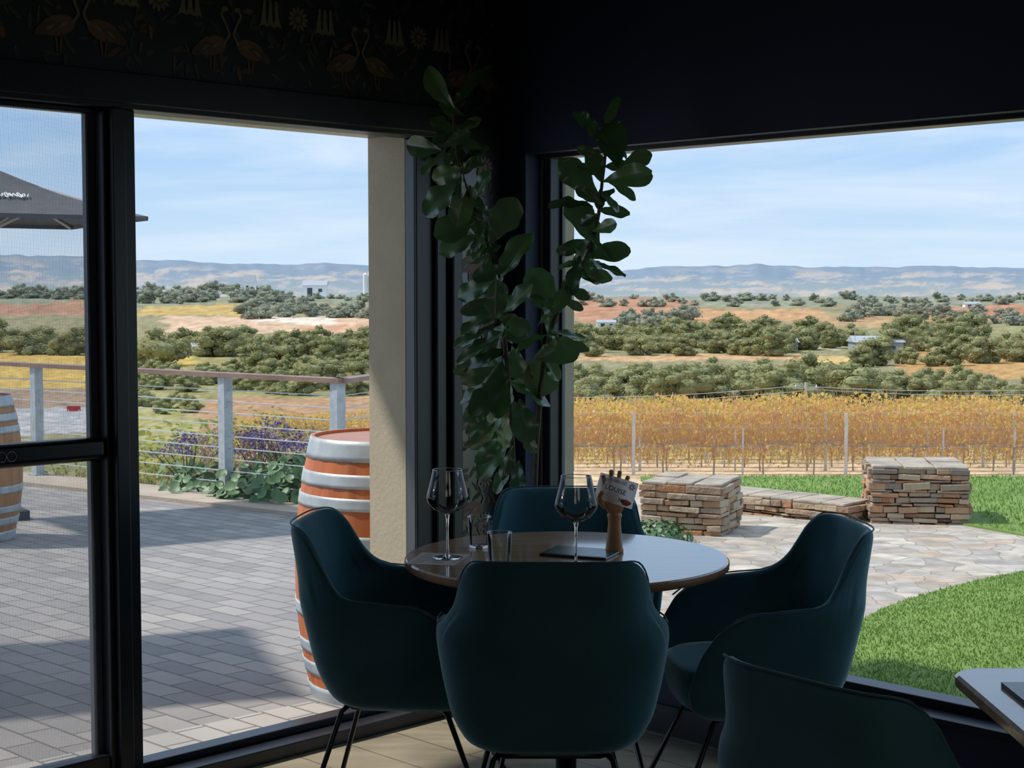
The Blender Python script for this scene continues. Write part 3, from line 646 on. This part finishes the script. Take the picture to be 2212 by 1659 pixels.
def stones(m,x0,x1,y0,y1,z0,z1,hr=(.014,.05),wr=(.06,.22)):
    z=z0
    while z<z1-.01:
        h=min(U(*hr),z1-z)
        if z1-z-h<.012: h=z1-z
        for side in range(4):
            L_=(x1-x0) if side%2==0 else (y1-y0); t=0
            while t<L_-.01:
                w=min(U(*wr),L_-t)
                if L_-t-w<.05: w=L_-t
                j=U(-.018,.026); dpt=.12; g=.004; hs=h*U(.82,1.1)
                if side==0: bx=(x0+t+w/2,y0+dpt/2-j,0); sz=(w-g,dpt,hs-g)
                elif side==2: bx=(x0+t+w/2,y1-dpt/2+j,0); sz=(w-g,dpt,hs-g)
                elif side==1: bx=(x1-dpt/2+j,y0+t+w/2,0); sz=(dpt,w-g,hs-g)
                else: bx=(x0+dpt/2-j,y0+t+w/2,0); sz=(dpt,w-g,hs-g)
                m.box((bx[0],bx[1],z+h/2),sz,0,0,Matrix.Rotation(U(-.06,.06),3,'Y')@Matrix.Rotation(U(-.05,.05),3,'X')@Matrix.Rotation(U(-.09,.09),3,'Z')); t+=w
        z+=h
def pillar(c,ztop,hw,rz,label):
    z0=gz(c[1]); r=empty('stone_pillar',(c[0],c[1],z0),label,'pillar','squat dry stone pillars by the lawn',rz=rz); H=ztop-z0
    m=MB(); stones(m,-hw,hw,-hw,hw,0,H-.02); o=m.build('stonework',MT['stone'],r); bev(o,.006,2)
    m=MB(); m.box((0,0,(H-.05)/2),(2*hw-.12,2*hw-.12,H-.05)); m.build('core',MT['cap'],r)
    m=MB(); xs=[-hw-.0,-hw*.35,hw*.3,hw+.0]; ys=[-hw-.0,hw*.1,hw+.0]
    for i in range(3):
        for j in range(2): m.box(((xs[i]+xs[i+1])/2,(ys[j]+ys[j+1])/2,H-.012+U(-.004,.004)),(xs[i+1]-xs[i]-.012,ys[j+1]-ys[j]-.012,.022),U(-.04,.04))
    o=m.build('capstone',MT['cap'],r); bev(o,.007,2)
zA=at(1466,1046,pA.y).z; zB=at(1990,1010,pB.y).z
pillar(pAc,zA,.285,D(-22),'squat dry stone pillar nearer the table, in line with the right chair')
pillar(pBc,zB,.345,D(-8),'squat dry stone pillar further right on the lawn, taller and more orange')
wv0=Vector((pA.x+.42,pA.y+1.7)); wv1=Vector((pB.x-.42,pB.y+.22)); wd=(wv1-wv0)
lw=empty('low_stone_wall',(wv0.x,wv0.y,gz(wv0.y)-.05),'low dry stone wall running between the two stone pillars','wall',rz=math.atan2(wd.y,wd.x))
m=MB(); stones(m,0,wd.length,-.2,.2,0,.19); o=m.build('stonework',MT['stone'],lw); bev(o,.006,2)
m=MB(); t=0
while t<wd.length-.05:
    w=min(U(.15,.3),wd.length-t); m.box((t+w/2,0,.197),(w-.01,.40,.022),U(-.04,.04)); t+=w
o=m.build('capstone',MT['cap'],lw); bev(o,.007,2)
# ------------------------------------------------------------ landscape
TT=[(11,-.34),(13,-.40),(16,-.85),(20,-1.6),(30,-2.5),(38,-3.05),(44,-3.55),(60,-4.7),(100,-7.7),(250,-17),(330,-18.6),(500,-19.4),(700,-17.4),(900,-14.7),(1400,-7),(2100,-2.6)]
def T_(y): return interp(TT,y)
def rowof(y,z): return CY-F*math.tan(math.atan((z-EYE)/y)+PITCH)
tab=[]; y=11.0
while y<2100: tab.append((y,rowof(y,T_(y)))); y*=1.01
best=[]; cur=1e9
for y,r in tab:
    if r<cur-.01: best.append((y,r)); cur=r
inv=[(r,y) for y,r in best][::-1]
def dist(row): return interp(inv,row)
FLD=[(-900,3000,0,2000,(150,142,108)),
 (850,3000,640,662,(146,148,126)),(1240,1490,646,694,(184,138,108)),(1480,1760,668,700,(196,154,112)),(1750,2040,680,712,(182,150,110)),(2040,3000,660,694,(184,134,104)),
 (850,3000,706,762,(148,144,104)),(1250,1740,766,778,(198,160,118)),(1740,1870,766,790,(200,172,114)),(1640,1800,740,756,(196,184,160)),(1950,3000,756,820,(186,148,96)),(850,3000,850,882,(178,144,106)),(850,3000,882,1004,(186,164,116)),(850,3000,1000,1110,(204,178,144)),
 (-900,850,600,655,(140,145,120)),(600,850,620,640,(180,134,106)),(290,530,657,682,(190,162,100)),(-900,200,652,680,(172,132,106)),(360,850,684,722,(208,176,146)),(560,720,682,698,(222,208,188)),(640,850,700,712,(204,160,128)),(-900,850,724,765,(146,142,100)),(280,440,770,796,(194,168,90)),(-900,200,764,838,(198,166,92)),(430,850,768,800,(158,150,98)),(200,850,802,860,(150,144,96)),(-900,200,842,880,(160,136,112)),(-900,230,880,936,(176,174,172)),(430,850,858,935,(174,138,104)),(230,430,850,990,(162,154,102)),(-900,850,950,1110,(138,136,96))]
def fcol(px,row,x,y):
    wob=40*noise.noise(Vector((px/90.,row/10.,0)))+14*noise.noise(Vector((px/22.,row/5.,5))); wr=9*noise.noise(Vector((px/110.,row/40.,9)))+4*noise.noise(Vector((px/22.,1,2))); c=FLD[0][4]
    for a,b_,c0,c1,cl in FLD[1:]:
        if a+wob<=px<b_+wob and c0+wr<=row<c1+wr: c=cl
    k=1+.4*noise.noise(Vector((px/16.,row/4.,3)))+.2*noise.noise(Vector((px/60.,row/9.,6)))
    return [v*k for v in s(*c)[:3]]+[1]
m=MB(); rows=[]; r=1104.
while r>638.5:
    rows.append(r); r-=2.4
cols=list(range(-500,2720,9)); vc=[]
for r in rows:
    y=dist(r)
    for px in cols:
        x=(px-CX)/F*y; m.v.append((x,y,T_(y))); vc.append(fcol(px,r,x,y))
nc=len(cols)
for i in range(len(rows)-1):
    for j in range(nc-1): m.f.append((i*nc+j,i*nc+j+1,(i+1)*nc+j+1,(i+1)*nc+j)); m.m.append(0)
tm=bpy.data.materials.new('valley_fields'); tm.use_nodes=True; nt=tm.node_tree; N=nt.nodes; bs=N['Principled BSDF']; bs.inputs['Roughness'].default_value=.95; bs.inputs['Specular IOR Level'].default_value=.1
at_=N.new('ShaderNodeVertexColor'); at_.layer_name='Col'; nz=N.new('ShaderNodeTexNoise'); nz.inputs['Scale'].default_value=.9; nz.inputs['Detail'].default_value=8; tc=N.new('ShaderNodeTexCoord')
nt.links.new(tc.outputs['Object'],nz.inputs['Vector']); rp=N.new('ShaderNodeValToRGB'); rp.color_ramp.elements[0].color=(.68,.68,.68,1); rp.color_ramp.elements[1].color=(1.2,1.2,1.2,1); rp.color_ramp.elements[0].position=.3; rp.color_ramp.elements[1].position=.7
nt.links.new(nz.outputs['Fac'],rp.inputs['Fac']); mx=N.new('ShaderNodeMixRGB'); mx.blend_type='MULTIPLY'; mx.inputs['Fac'].default_value=1
nt.links.new(at_.outputs['Color'],mx.inputs['Color1']); nt.links.new(rp.outputs['Color'],mx.inputs['Color2']); nt.links.new(mx.outputs[0],bs.inputs['Base Color'])
to=m.build('valley_ground',tm,kind='structure',smooth=True)
ca=to.data.color_attributes.new('Col','FLOAT_COLOR','POINT'); ca.data.foreach_set('color',[c for v in vc for c in v])
# hills
RT=[(-500,558),(0,550),(190,554),(300,562),(400,563),(560,571),(700,568),(805,576),(1240,588),(1340,584),(1400,578),(1640,572),(1800,577),(2000,575),(2212,579),(2720,582)]
m=MB(); hc=list(range(-500,2730,6)); hr=40; hcol=[]
HB=s(130,146,160); HG=s(146,156,156); HTn=s(188,176,164); HP=s(172,168,168)  # aerial haze painted into these pale bluish wood and tan colours
for i in range(hr+1):
    t=i/hr; y=1850+900*t
    for px in hc:
        zt=at(px,interp(RT,px)+2.5*noise.noise(Vector((px/30.,0,0)))+4*noise.noise(Vector((px/140.,3,0))),2750).z; x=(px-CX)/F*y
        z=-8+(zt+8)*(t**1.25)+ (1-t)*t*10*noise.noise(Vector((x/130.,y/160.,0)))+2*t*noise.noise(Vector((x/30.,y/60.,1)))
        m.v.append((x,y,z))
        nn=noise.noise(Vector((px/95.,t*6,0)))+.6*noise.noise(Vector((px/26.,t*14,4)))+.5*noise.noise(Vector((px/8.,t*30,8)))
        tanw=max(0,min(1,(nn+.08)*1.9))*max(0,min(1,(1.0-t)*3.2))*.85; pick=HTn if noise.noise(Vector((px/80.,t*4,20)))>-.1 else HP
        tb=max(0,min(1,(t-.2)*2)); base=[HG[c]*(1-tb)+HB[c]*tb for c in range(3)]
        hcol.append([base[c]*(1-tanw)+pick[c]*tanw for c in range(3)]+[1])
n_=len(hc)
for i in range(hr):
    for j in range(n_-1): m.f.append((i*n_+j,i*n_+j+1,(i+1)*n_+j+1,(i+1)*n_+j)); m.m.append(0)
hm=bpy.data.materials.new('haze_painted_wooded_hills'); hm.use_nodes=True; nt=hm.node_tree; bs=nt.nodes['Principled BSDF']; bs.inputs['Roughness'].default_value=1; bs.inputs['Specular IOR Level'].default_value=0
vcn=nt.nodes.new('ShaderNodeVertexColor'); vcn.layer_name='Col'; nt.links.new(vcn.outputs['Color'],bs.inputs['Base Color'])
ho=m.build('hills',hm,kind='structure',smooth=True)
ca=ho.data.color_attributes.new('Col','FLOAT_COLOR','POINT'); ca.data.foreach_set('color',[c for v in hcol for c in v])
# trees
def tree(seed,h,w,ncl,ncards,cs,mat,cat='tree',name='gum_tree',core_m='core'):
    random.seed(seed); core=MB(); lf=MB(); cl=[]
    r=empty(name,(0,0,-50),'x',cat)
    for k in range(ncl):
        a=U(0,6.28); rr=w*.5*math.sqrt(R())*.9; zz=h*U(.2,.86)*(1-.25*rr/(w*.5)); rad=w*U(.09,.22)
        cl.append((Vector((rr*math.cos(a),rr*math.sin(a),zz)),rad))
    cl.append((Vector((0,0,h*.48)),w*.25)); cl.append((Vector((U(-1,1)*w*.1,0,h*.84)),w*.13)); cl.append((Vector((0,0,h*.22)),w*.28))
    tot=sum(rad**2 for c,rad in cl)
    for c,rad in cl:
        for _ in range(int(ncards*rad**2/tot)):
            d=Vector((random.gauss(0,1),random.gauss(0,1),random.gauss(0,1)*.8+.25)).normalized(); p_=c+Vector((d.x*rad,d.y*rad,d.z*rad*.8))*U(.85,1.28)
            lf.card(p_,d+Vector((U(-.6,.6),U(-.6,.6),U(-.3,.6))),cs*U(.4,1.2),cs*U(.4,1.2),U(0,3))
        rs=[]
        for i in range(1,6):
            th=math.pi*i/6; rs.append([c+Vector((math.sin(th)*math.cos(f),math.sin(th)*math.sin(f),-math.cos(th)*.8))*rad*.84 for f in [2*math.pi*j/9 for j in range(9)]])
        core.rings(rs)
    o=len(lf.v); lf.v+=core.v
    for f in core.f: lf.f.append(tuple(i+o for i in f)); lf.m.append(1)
    lf.build('crown',[mat,MT[core_m]],r)
    m=MB(); m.tube([(0,0,-.3),(.1,0,h*.2),(-.1,.1,h*.45)],[.28,.22,.15],7); m.build('trunk',MT['trunk'],r); return r
protoA=[tree(11,8,9,20,2200,.40,MT['gumdark']),tree(12,7,8,18,1900,.38,MT['gum']),tree(13,9,8,22,2200,.40,MT['gumdark'])]
protoB=[tree(21,9,10,18,1500,.58,MT['gum']),tree(22,10,8,17,1500,.58,MT['gumdark']),tree(23,8,10,18,1500,.58,MT['gum'])]
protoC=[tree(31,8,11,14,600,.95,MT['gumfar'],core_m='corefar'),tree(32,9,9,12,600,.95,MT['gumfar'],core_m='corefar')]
used=set()
random.seed(99)
def put(protos,px,row,hpx,label,group,sq=1.12):
    pr=random.choice(protos); y=dist(row); x=(px-CX)/F*y
    h0={'A':8,'B':9,'C':8.5}['A' if pr in protoA else 'B' if pr in protoB else 'C']; sc_=hpx*y/F/h0
    loc=(x,y,T_(y)-.08*h0*sc_); rz=U(0,6.28); S=(sc_*sq*U(.9,1.35),sc_*sq*U(.9,1.35),sc_)
    if pr.name in used: dup(pr,loc,rz,label,S,group)
    else:
        used.add(pr.name); KIDS[pr.name]=[(c,[]) for c in pr.children]; pr.location=loc; pr.rotation_euler=(0,0,rz); pr.scale=S; pr['label']=label; pr['group']=group
def band(protos,x0,x1,n,r0,r1,h0,h1,label,group):
    for k in range(n): put(protos,x0+(x1-x0)*(k+U(.1,.9))/n,U(r0,r1),U(h0,h1),label,group)
LA=('dark green gum tree in the belt directly beyond the autumn vineyard','gum trees in the belt beyond the vineyard')
band(protoA,1190,1560,10,868,884,78,112,*LA); band(protoA,1240,1600,8,845,862,65,90,*LA); band(protoA,1590,1850,8,864,884,84,122,*LA)
band(protoA,1850,2230,9,868,884,64,90,*LA); band(protoA,1700,2080,9,842,858,58,80,*LA); band(protoA,2080,2300,4,850,860,45,65,*LA)
LB=('olive gum tree of the mid valley wood seen through the right window','gum trees in the mid valley on the right')
band(protoB,1230,1740,22,750,772,36,68,*LB); band(protoB,1330,1760,18,726,747,36,66,*LB); band(protoB,1770,1860,4,745,756,45,65,*LB); band(protoB,1850,2240,16,752,800,36,68,*LB); band(protoB,1930,2100,9,724,742,45,68,*LB)
LC=('small hazy tree on the far plain seen through the right window','far plain trees on the right')
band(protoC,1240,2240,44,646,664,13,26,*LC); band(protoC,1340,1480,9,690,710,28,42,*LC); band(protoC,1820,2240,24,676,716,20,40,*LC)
LD=('olive gum tree behind the terrace railing seen through the left window','gum trees behind the terrace railing')
band(protoB,390,830,20,755,788,48,78,*LD); band(protoB,-60,200,10,752,768,50,75,*LD); band(protoB,500,830,12,800,822,40,75,*LD); band(protoA,290,620,14,822,852,30,55,*LD); band(protoA,560,830,8,840,858,34,60,*LD); band(protoA,290,450,6,800,830,26,44,*LD); band(protoA,290,430,6,862,900,30,50,*LD)
LE=('small hazy tree on the far plain seen through the left window','far plain trees on the left')
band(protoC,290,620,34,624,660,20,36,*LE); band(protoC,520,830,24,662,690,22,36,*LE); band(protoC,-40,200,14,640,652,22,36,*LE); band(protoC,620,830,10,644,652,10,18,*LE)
put(protoB,335,790,108,'tall dense gum tree standing alone right of the black door post','lone tall gum tree')
def shrub(name,label,cat,loc,h,w,n,cs,mat,group=None,seed=5):
    random.seed(seed); r=empty(name,loc,label,cat,group); lf=MB()
    for k in range(n):
        d=Vector((random.gauss(0,1),random.gauss(0,1),abs(random.gauss(0,1))*.9)).normalized(); rr=U(.55,1.05); p_=Vector((d.x*w/2*rr,d.y*w/2*rr,.02+d.z*h*rr))
        lf.card(p_,d+Vector((U(-.6,.6),U(-.6,.6),U(-.2,.6))),cs*U(.6,1.3),cs*U(.6,1.3),U(0,3))
    lf.build('foliage',mat,r)
    m=MB(); m.tube([(0,0,-.05),(0,0,h*.6)],[.03*h+.005,.015*h+.003],6); m.build('stem',MT['bark'],r); return r
yb=120; shrub('golden_bush','rounded golden olive bush standing behind the vineyard','bush',((1400-CX)/F*yb,yb,T_(yb)),2.2,4.5,1700,.22,MT['yelgreen'],seed=41)
# vines
random.seed(55)
vn=empty('grape_vine',(0,0,0),'x','grape vine')
m=MB(); m.tube([(0,0,-.1),(.02,.02,.3),(-.02,0,.5),(.01,0,.72)],[.024,.02,.018,.024],7); m.tube([(-.6,0,.78),(-.3,.02,.74),(0,0,.73),(.3,-.02,.75),(.6,0,.78)],[.014,.018,.02,.018,.014],6); m.build('trunk',MT['vtrunk'],vn)
m=MB()
for k in range(50):
    x=U(-.62,.62); t=U(-.35,.35); m.tube([(x,0,.74),(x+t*.4,U(-.15,.15),1.15),(x+t,U(-.3,.3),U(1.35,2.0))],[.009,.007,.004],4)
for k in range(30):
    x=U(-.62,.62); t=U(-.25,.25); m.tube([(x,0,.76),(x+t*.4,U(-.2,.2),.6),(x+t,U(-.35,.35),U(.12,.5))],[.007,.006,.004],4)
m.build('canes',MT['cane'],vn)
m=MB()
for k in range(290):
    z=.18+1.72*(R()**.6); m.card((U(-.66,.66),U(-.34,.34),z),(U(-1,1),U(-1,.6),U(-.4,1)),U(.06,.13),U(.06,.13),U(0,3))
m.build('foliage',MT['vineleaf'],vn)
first=True; ri=0
rownames=['front row','second row','third row','fourth row','fifth row','sixth row','seventh row','rearmost row']
for yy in (39.5,42.4,45.3,48.4,51.6,55,59,63.5):
    x=(1215-CX)/F*yy+U(0,.5); xe=(2250-CX)/F*yy; k=0
    rl_=rownames[ri]
    lab='orange leafed autumn grape vine in the %s of the vineyard'%rl_; grp='grape vines in the %s'%rl_
    wire=MB(); z0=T_(yy)
    while x<xe:
        if first: vn.location=(x,yy,T_(yy)); vn['label']=lab; vn['group']=grp; first=False; KIDS[vn.name]=[(c,[]) for c in vn.children]
        else: dup(vn,(x,yy,T_(yy)),0 if k%2 else math.pi,lab,(1,1,U(.88,1.12)),grp)
        if k%2==1:
            hp=1.6 if k%4==1 else 1.2; wp=.075 if k%4==1 else .045
            pm_=MB(); pm_.box((0,0,hp/2),(wp,wp*.8,hp)); pm_.box((0,0,hp),(wp*1.15,wp,.02)); o=pm_.build('trellis_post',MT['post']); o.location=(x+.62+U(-.15,.15),yy-(.3 if ri==0 and k%4==1 else .05),T_(yy)-.02)
            o['label']='pale vineyard trellis post in the %s of vines'%rl_; o['category']='post'; o['group']='trellis posts in the %s'%rl_
        x+=1.28; k+=1
    if ri<3:
        for zz in (.7,1.2,1.6): wire.tube([((1215-CX)/F*yy,yy-.02,z0+zz),(xe,yy-.02,z0+zz)],.006,4)
        o=wire.build('trellis_wire',MT['steelcable']); o['label']='steel trellis wires of the %s of vines'%rl_; o['category']='wire'
    ri+=1
for yy in (56,61,67,74,82):
    x=(500-CX)/F*yy+U(0,.5); xe=(850-CX)/F*yy; k=0
    while x<xe:
        dup(vn,(x,yy,T_(yy)-.2),0 if k%2 else math.pi,'russet grape vine on the slope seen between the railing posts',(1,1,U(.7,.95)),'grape vines beyond the terrace railing'); x+=1.35; k+=1
def house(px0,px1,rt,rb,matw,name,label,roofh=.35,dep=.7):
    y=dist(rb); x0,x1=(px0-CX)/F*y,(px1-CX)/F*y; H=(rb-rt)*y/F; w=x1-x0; r=empty(name,((x0+x1)/2,y,T_(y)-.3),label,'building')
    hw=H*(1-roofh); d=w*dep
    m=MB(); m.box((0,d/2,hw/2+.15),(w,d,hw+.3)); m.build('wall',matw,r)
    m=MB(); e=.04*w; zz=hw+.3; m.add([(-w/2-e,-e,zz),(w/2+e,-e,zz),(w/2+e,d+e,zz),(-w/2-e,d+e,zz),(-w/2-e,d/2,zz+H*roofh),(w/2+e,d/2,zz+H*roofh)],[(0,1,5,4),(2,3,4,5),(1,2,5),(3,0,4),(3,2,1,0)]); m.build('roof',MT['roof'],r)
    m=MB(); m.box((-w*.2,-.05,hw*.4+.2),(w*.22,.15,hw*.75)); m.build('door',MT['dark'],r)
    m=MB(); m.box((w*.25,-.05,hw*.55+.2),(w*.16,.15,hw*.3)); m.build('window',MT['dark'],r)
house(1642,1724,730,757,MT['shedgrey'],'farm_shed','grey open-fronted farm shed among trees in the mid valley')
house(1848,1952,726,764,MT['shedgrey'],'farm_shed','larger pale farm shed right of the tall white pole in the valley')
house(1290,1330,691,706,MT['shedwhite'],'farmhouse','small white farmhouse on the red field near the window frame')
house(2084,2116,652,664,MT['shedwhite'],'farmhouse','tiny white farmhouse on the far plain near the right edge')
house(655,705,606,640.5,MT['shedwhite'],'winery_building','white winery building on the far rise left of the silos',.3)
house(528,552,594,640.5,MT['shedwhite'],'farmhouse','small white house on the far rise above the railing')
house(395,440,738,768,MT['shedwhite'],'farmhouse','pale house half hidden among gum trees beyond the railing')
y=dist(640.5)
for px,hh,lb in ((790,52,'tall white silo on the left of the far silo pair'),(801,58,'tall white silo on the right of the far silo pair')):
    m=MB(); m.lathe([(2.8,0),(2.8,hh*y/F*.92),(0,hh*y/F)],16); o=m.build('silo',MT['shedwhite']); o.location=((px-CX)/F*y,y,T_(y)-.2); o['label']=lb; o['category']='silo'
y=dist(905); r=empty('roadside_sign',((157-CX)/F*y,y,T_(y)),'small red and white roadside board by the road beyond the railing','sign')
m=MB(); m.box((0,0,1.0),(1.3,.06,.5)); m.build('board',MT['red'],r)
for k in (-.5,.5):
    m=MB(); m.box((k,0,.45),(.08,.08,.9)); m.build('post',MT['white'],r)
def pole(px,rt,y,label,arm=1.6):
    zt=at(px,rt,y).z; z0=T_(y); x=(px-CX)/F*y; r=empty('power_pole',(x,y,z0),label,'power pole')
    m=MB(); m.tube([(0,0,-.2),(0,0,zt-z0)],[.13,.09],8); m.build('post',MT['polewood'],r)
    m=MB(); m.box((0,0,zt-z0-.35),(arm,.08,.08)); ca_=m.build('crossarm',MT['polewood'],r)
    for k in (-.4,0,.4):
        m=MB(); m.lathe([(.04,0),(.05,.08),(.03,.16),(0,.18)],8,(k*arm,0,zt-z0-.31)); m.build('insulator',MT['white'],ca_)
    return Vector((x,y,zt-.2))
q1=pole(1742,826,95,'pale power pole with crossarm rising behind the vineyard')
pole(1847,704,dist(762)*.99,'tall pale pole beside the larger farm shed',1.2)
for k,lb in ((-.64,'upper overhead power line across the tree belt'),(.64,'lower overhead power line across the tree belt')):
    m=MB(); L0=at(1150,858 if k<0 else 870,95)+Vector((0,0,0)); R0=at(2350,838 if k<0 else 848,95); P0=q1+Vector((k,0,-.02 if k<0 else -.25)); pts=[]
    for a_,b_ in ((L0,P0),(P0,R0)):
        for i in range(13):
            t=i/12; v=a_.lerp(b_,t); v.z-=.25*math.sin(math.pi*t); pts.append(v)
    m.tube(pts,.018,5); o=m.build('power_line',MT['steelcable']); o['label']=lb; o['category']='power line'
# garden bed beyond the railing
def statice(px,row,y,sc_,label,seed):
    random.seed(seed); b0=at(px,row,y); z0=T_(y); r=empty('statice_plant',(b0.x,y,z0),label,'flowering plant','purple flowered plants along the railing'); H=b0.z-z0
    m=MB()
    for k in range(14):
        a=U(0,6.28); l=U(.1,.35)*sc_; m.tube([(0,0,0),(math.cos(a)*l*.4,math.sin(a)*l*.4,H*.6),(math.cos(a)*l,math.sin(a)*l,H*U(.85,1.05))],[.006,.005,.003],4)
    m.build('stems',MT['bark'],r); m=MB()
    for k in range(14):
        a=U(0,6.28); rr=U(0,.36)*sc_; c=Vector((math.cos(a)*rr,math.sin(a)*rr,H*U(.82,1.1)))
        for j in range(26): m.card(c+Vector((random.gauss(0,.05),random.gauss(0,.05),random.gauss(0,.02))),(U(-1,1),U(-1,1),U(0,1)),.03,.026,U(0,3))
    m.build('flowers',MT['purple'],r); m=MB()
    for k in range(80):
        a=U(0,6.28); rr=U(.02,.34)*sc_; m.card((math.cos(a)*rr,math.sin(a)*rr,H*U(.05,.75)),(math.cos(a),math.sin(a),.8),.07,.12,U(0,3))
    m.build('leaves',MT['bigleaf'],r)
statice(405,955,14.1,1.0,'purple flowered plant between the black post and the middle railing post',1)
statice(625,935,13.0,1.1,'purple flowered plant behind the barrel near the railing corner',2)
statice(560,950,13.6,.7,'small purple flowered plant right of the middle railing post',3)
def bigleaf(px,row,y,w,h,label,seed):
    random.seed(seed); z0=T_(y); x=at(px,row,y).x; H=at(px,row,y).z-z0
    r=empty('leafy_plant',(x,y,z0),label,'plant','large leafed plants under the railing'); m=MB()
    for k in range(190):
        a=U(0,6.28); rr=w/2*math.sqrt(R()); c=Vector((math.cos(a)*rr,math.sin(a)*rr,H*(.25+.75*R())*(1-.35*(rr/(w/2))**2)))
        n=Vector((math.cos(a)*.6+U(-.4,.4),math.sin(a)*.6+U(-.7,.1),U(.4,1))).normalized(); X=n.cross(Vector((0,0,1))).normalized(); Y=n.cross(X); l=U(.028,.055)
        ring=[c+X*math.cos(t)*l*(1+.12*math.sin(5*t))+Y*math.sin(t)*l*.9 for t in [i*.5236 for i in range(12)]]; m.add(ring+[c-n*.012],[(i,(i+1)%12,12) for i in range(12)])
    m.build('leaves',MT['bigleaf'],r,True); m=MB()
    for k in range(10): a=U(0,6.28); m.tube([(0,0,0),(math.cos(a)*w*.3,math.sin(a)*w*.3,H*.6)],.006,4)
    m.build('stems',MT['bark'],r)
bigleaf(450,1000,13.15,.8,.5,'large leafed green plant left of the middle railing post',4)
bigleaf(560,985,12.75,.9,.5,'large leafed green plant right of the middle railing post',5)
bigleaf(630,980,12.35,.7,.5,'large leafed green plant beside the barrel',6)
def stalks(px,row,y,w,label,seed,mat):
    random.seed(seed); z0=T_(y); p_=at(px,row,y); H=p_.z-z0; r=empty('wispy_plant',(p_.x,y,z0),label,'plant','wispy plants in the garden bed'); m=MB(); s2=MB()
    for k in range(70):
        a=U(0,6.28); l=w/2*math.sqrt(R()); hh=H*U(.5,1.05); top=Vector((math.cos(a)*l,math.sin(a)*l,hh)); s2.tube([(top.x*.3,top.y*.3,0),top],[.005,.002],4)
        for j in range(6): m.card(top*U(.75,1.02),(U(-1,1),U(-1,1),U(-.2,1)),.05,.03,U(0,3))
    s2.build('stems',MT['pinkstem'],r); m.build('heads',mat,r)
stalks(340,985,14.4,.9,'low green wispy plant beside the black door post',7,MT['yelgreen'])
stalks(520,925,14.0,.9,'pinkish seed-headed plant behind the middle railing post',8,MT['pinkstem'])
stalks(590,925,13.6,.8,'pinkish seed-headed plant between the purple flowers and barrel',9,MT['pinkstem'])
stalks(170,1000,15.6,1.2,'green wispy plant seen through the screen door',10,MT['yelgreen'])
for (px,row,y,h,w,sd,lb) in ((370,930,24,1.6,3.0,1,'yellow green shrub on the slope left of the middle railing post'),(320,960,19,1.0,2.0,2,'yellow green shrub close to the black door post'),(720,880,32,1.3,3,3,'yellow green shrub behind the railing corner'),(540,860,45,1.8,5,4,'broad yellow green shrub behind the middle railing post')):
    shrub('garden_shrub',lb,'shrub',((px-CX)/F*y,y,T_(y)),h,w,1000,.14,MT['yelgreen'],'yellow green shrubs on the slope',seed=sd)
p=gnd(1418,1168); shrub('groundcover_plant','low green plant at the foot of the nearer stone pillar','plant',(p.x,p.y,p.z),.12,.5,500,.035,MT['bigleaf'],seed=12)
# ------------------------------------------------------------ light
sd=Vector((-.6,.10,.80)).normalized()
l=bpy.data.lights.new('sun','SUN'); l.energy=3.3; l.angle=.035; l.color=(1,.95,.88); lo=bpy.data.objects.new('sun',l); col.objects.link(lo); lo.rotation_euler=sd.to_track_quat('Z','Y').to_euler(); lo.location=(0,0,20)
for k,(a,b_) in enumerate(((5.2,4.6),(3.6,5.6))):
    l=bpy.data.lights.new('added_fill_light','AREA'); l.shape='DISK'; l.size=1.2; l.energy=9.0; l.color=(1,.95,.88); lo=bpy.data.objects.new('added_fill_light',l); col.objects.link(lo); lo.location=W(a,b_,2.76)  # unseen fill lights behind the camera, added to brighten the room
w=bpy.data.worlds.new('sky'); sc.world=w; w.use_nodes=True; nt=w.node_tree; N=nt.nodes; L=nt.links; bg=N['Background']
tc=N.new('ShaderNodeTexCoord'); sx=N.new('ShaderNodeSeparateXYZ'); L.new(tc.outputs['Generated'],sx.inputs[0])
r=N.new('ShaderNodeValToRGB'); e=r.color_ramp.elements; e[0].position=0; e[0].color=s(174,190,204); e[1].position=1; e[1].color=s(144,162,188)
x_=e.new(.03); x_.color=s(162,183,202); x_=e.new(.11); x_.color=s(134,167,202); x_=e.new(.3); x_.color=s(134,165,200)
L.new(sx.outputs['Z'],r.inputs['Fac'])
mp=N.new('ShaderNodeMapping'); mp.inputs['Scale'].default_value=(2.2,2.2,16); mp.inputs['Rotation'].default_value=(0,.06,0); L.new(tc.outputs['Generated'],mp.inputs['Vector'])
n=N.new('ShaderNodeTexNoise'); n.inputs['Scale'].default_value=2.2; n.inputs['Detail'].default_value=7; n.inputs['Roughness'].default_value=.55; n.inputs['Distortion'].default_value=.4; L.new(mp.outputs[0],n.inputs['Vector'])
cr=N.new('ShaderNodeValToRGB'); cr.color_ramp.elements[0].position=.42; cr.color_ramp.elements[0].color=(0,0,0,1); cr.color_ramp.elements[1].position=.75; cr.color_ramp.elements[1].color=(.8,.8,.8,1); L.new(n.outputs['Fac'],cr.inputs['Fac'])
mx=N.new('ShaderNodeMixRGB'); mx.inputs['Color2'].default_value=s(188,198,208); L.new(cr.outputs['Color'],mx.inputs['Fac']); L.new(r.outputs['Color'],mx.inputs['Color1']); L.new(mx.outputs[0],bg.inputs['Color']); bg.inputs['Strength'].default_value=1.5
sc.view_settings.view_transform='Standard'; sc.view_settings.look='None'; sc.view_settings.exposure=.12
c=bpy.data.cameras.new('camera'); c.lens=F/2212*36; c.sensor_width=36; c.clip_end=10000; c.clip_start=.05
co=bpy.data.objects.new('camera',c); col.objects.link(co); co.location=(0,0,EYE); co.rotation_euler=(math.pi/2-PITCH,0,0); sc.camera=co
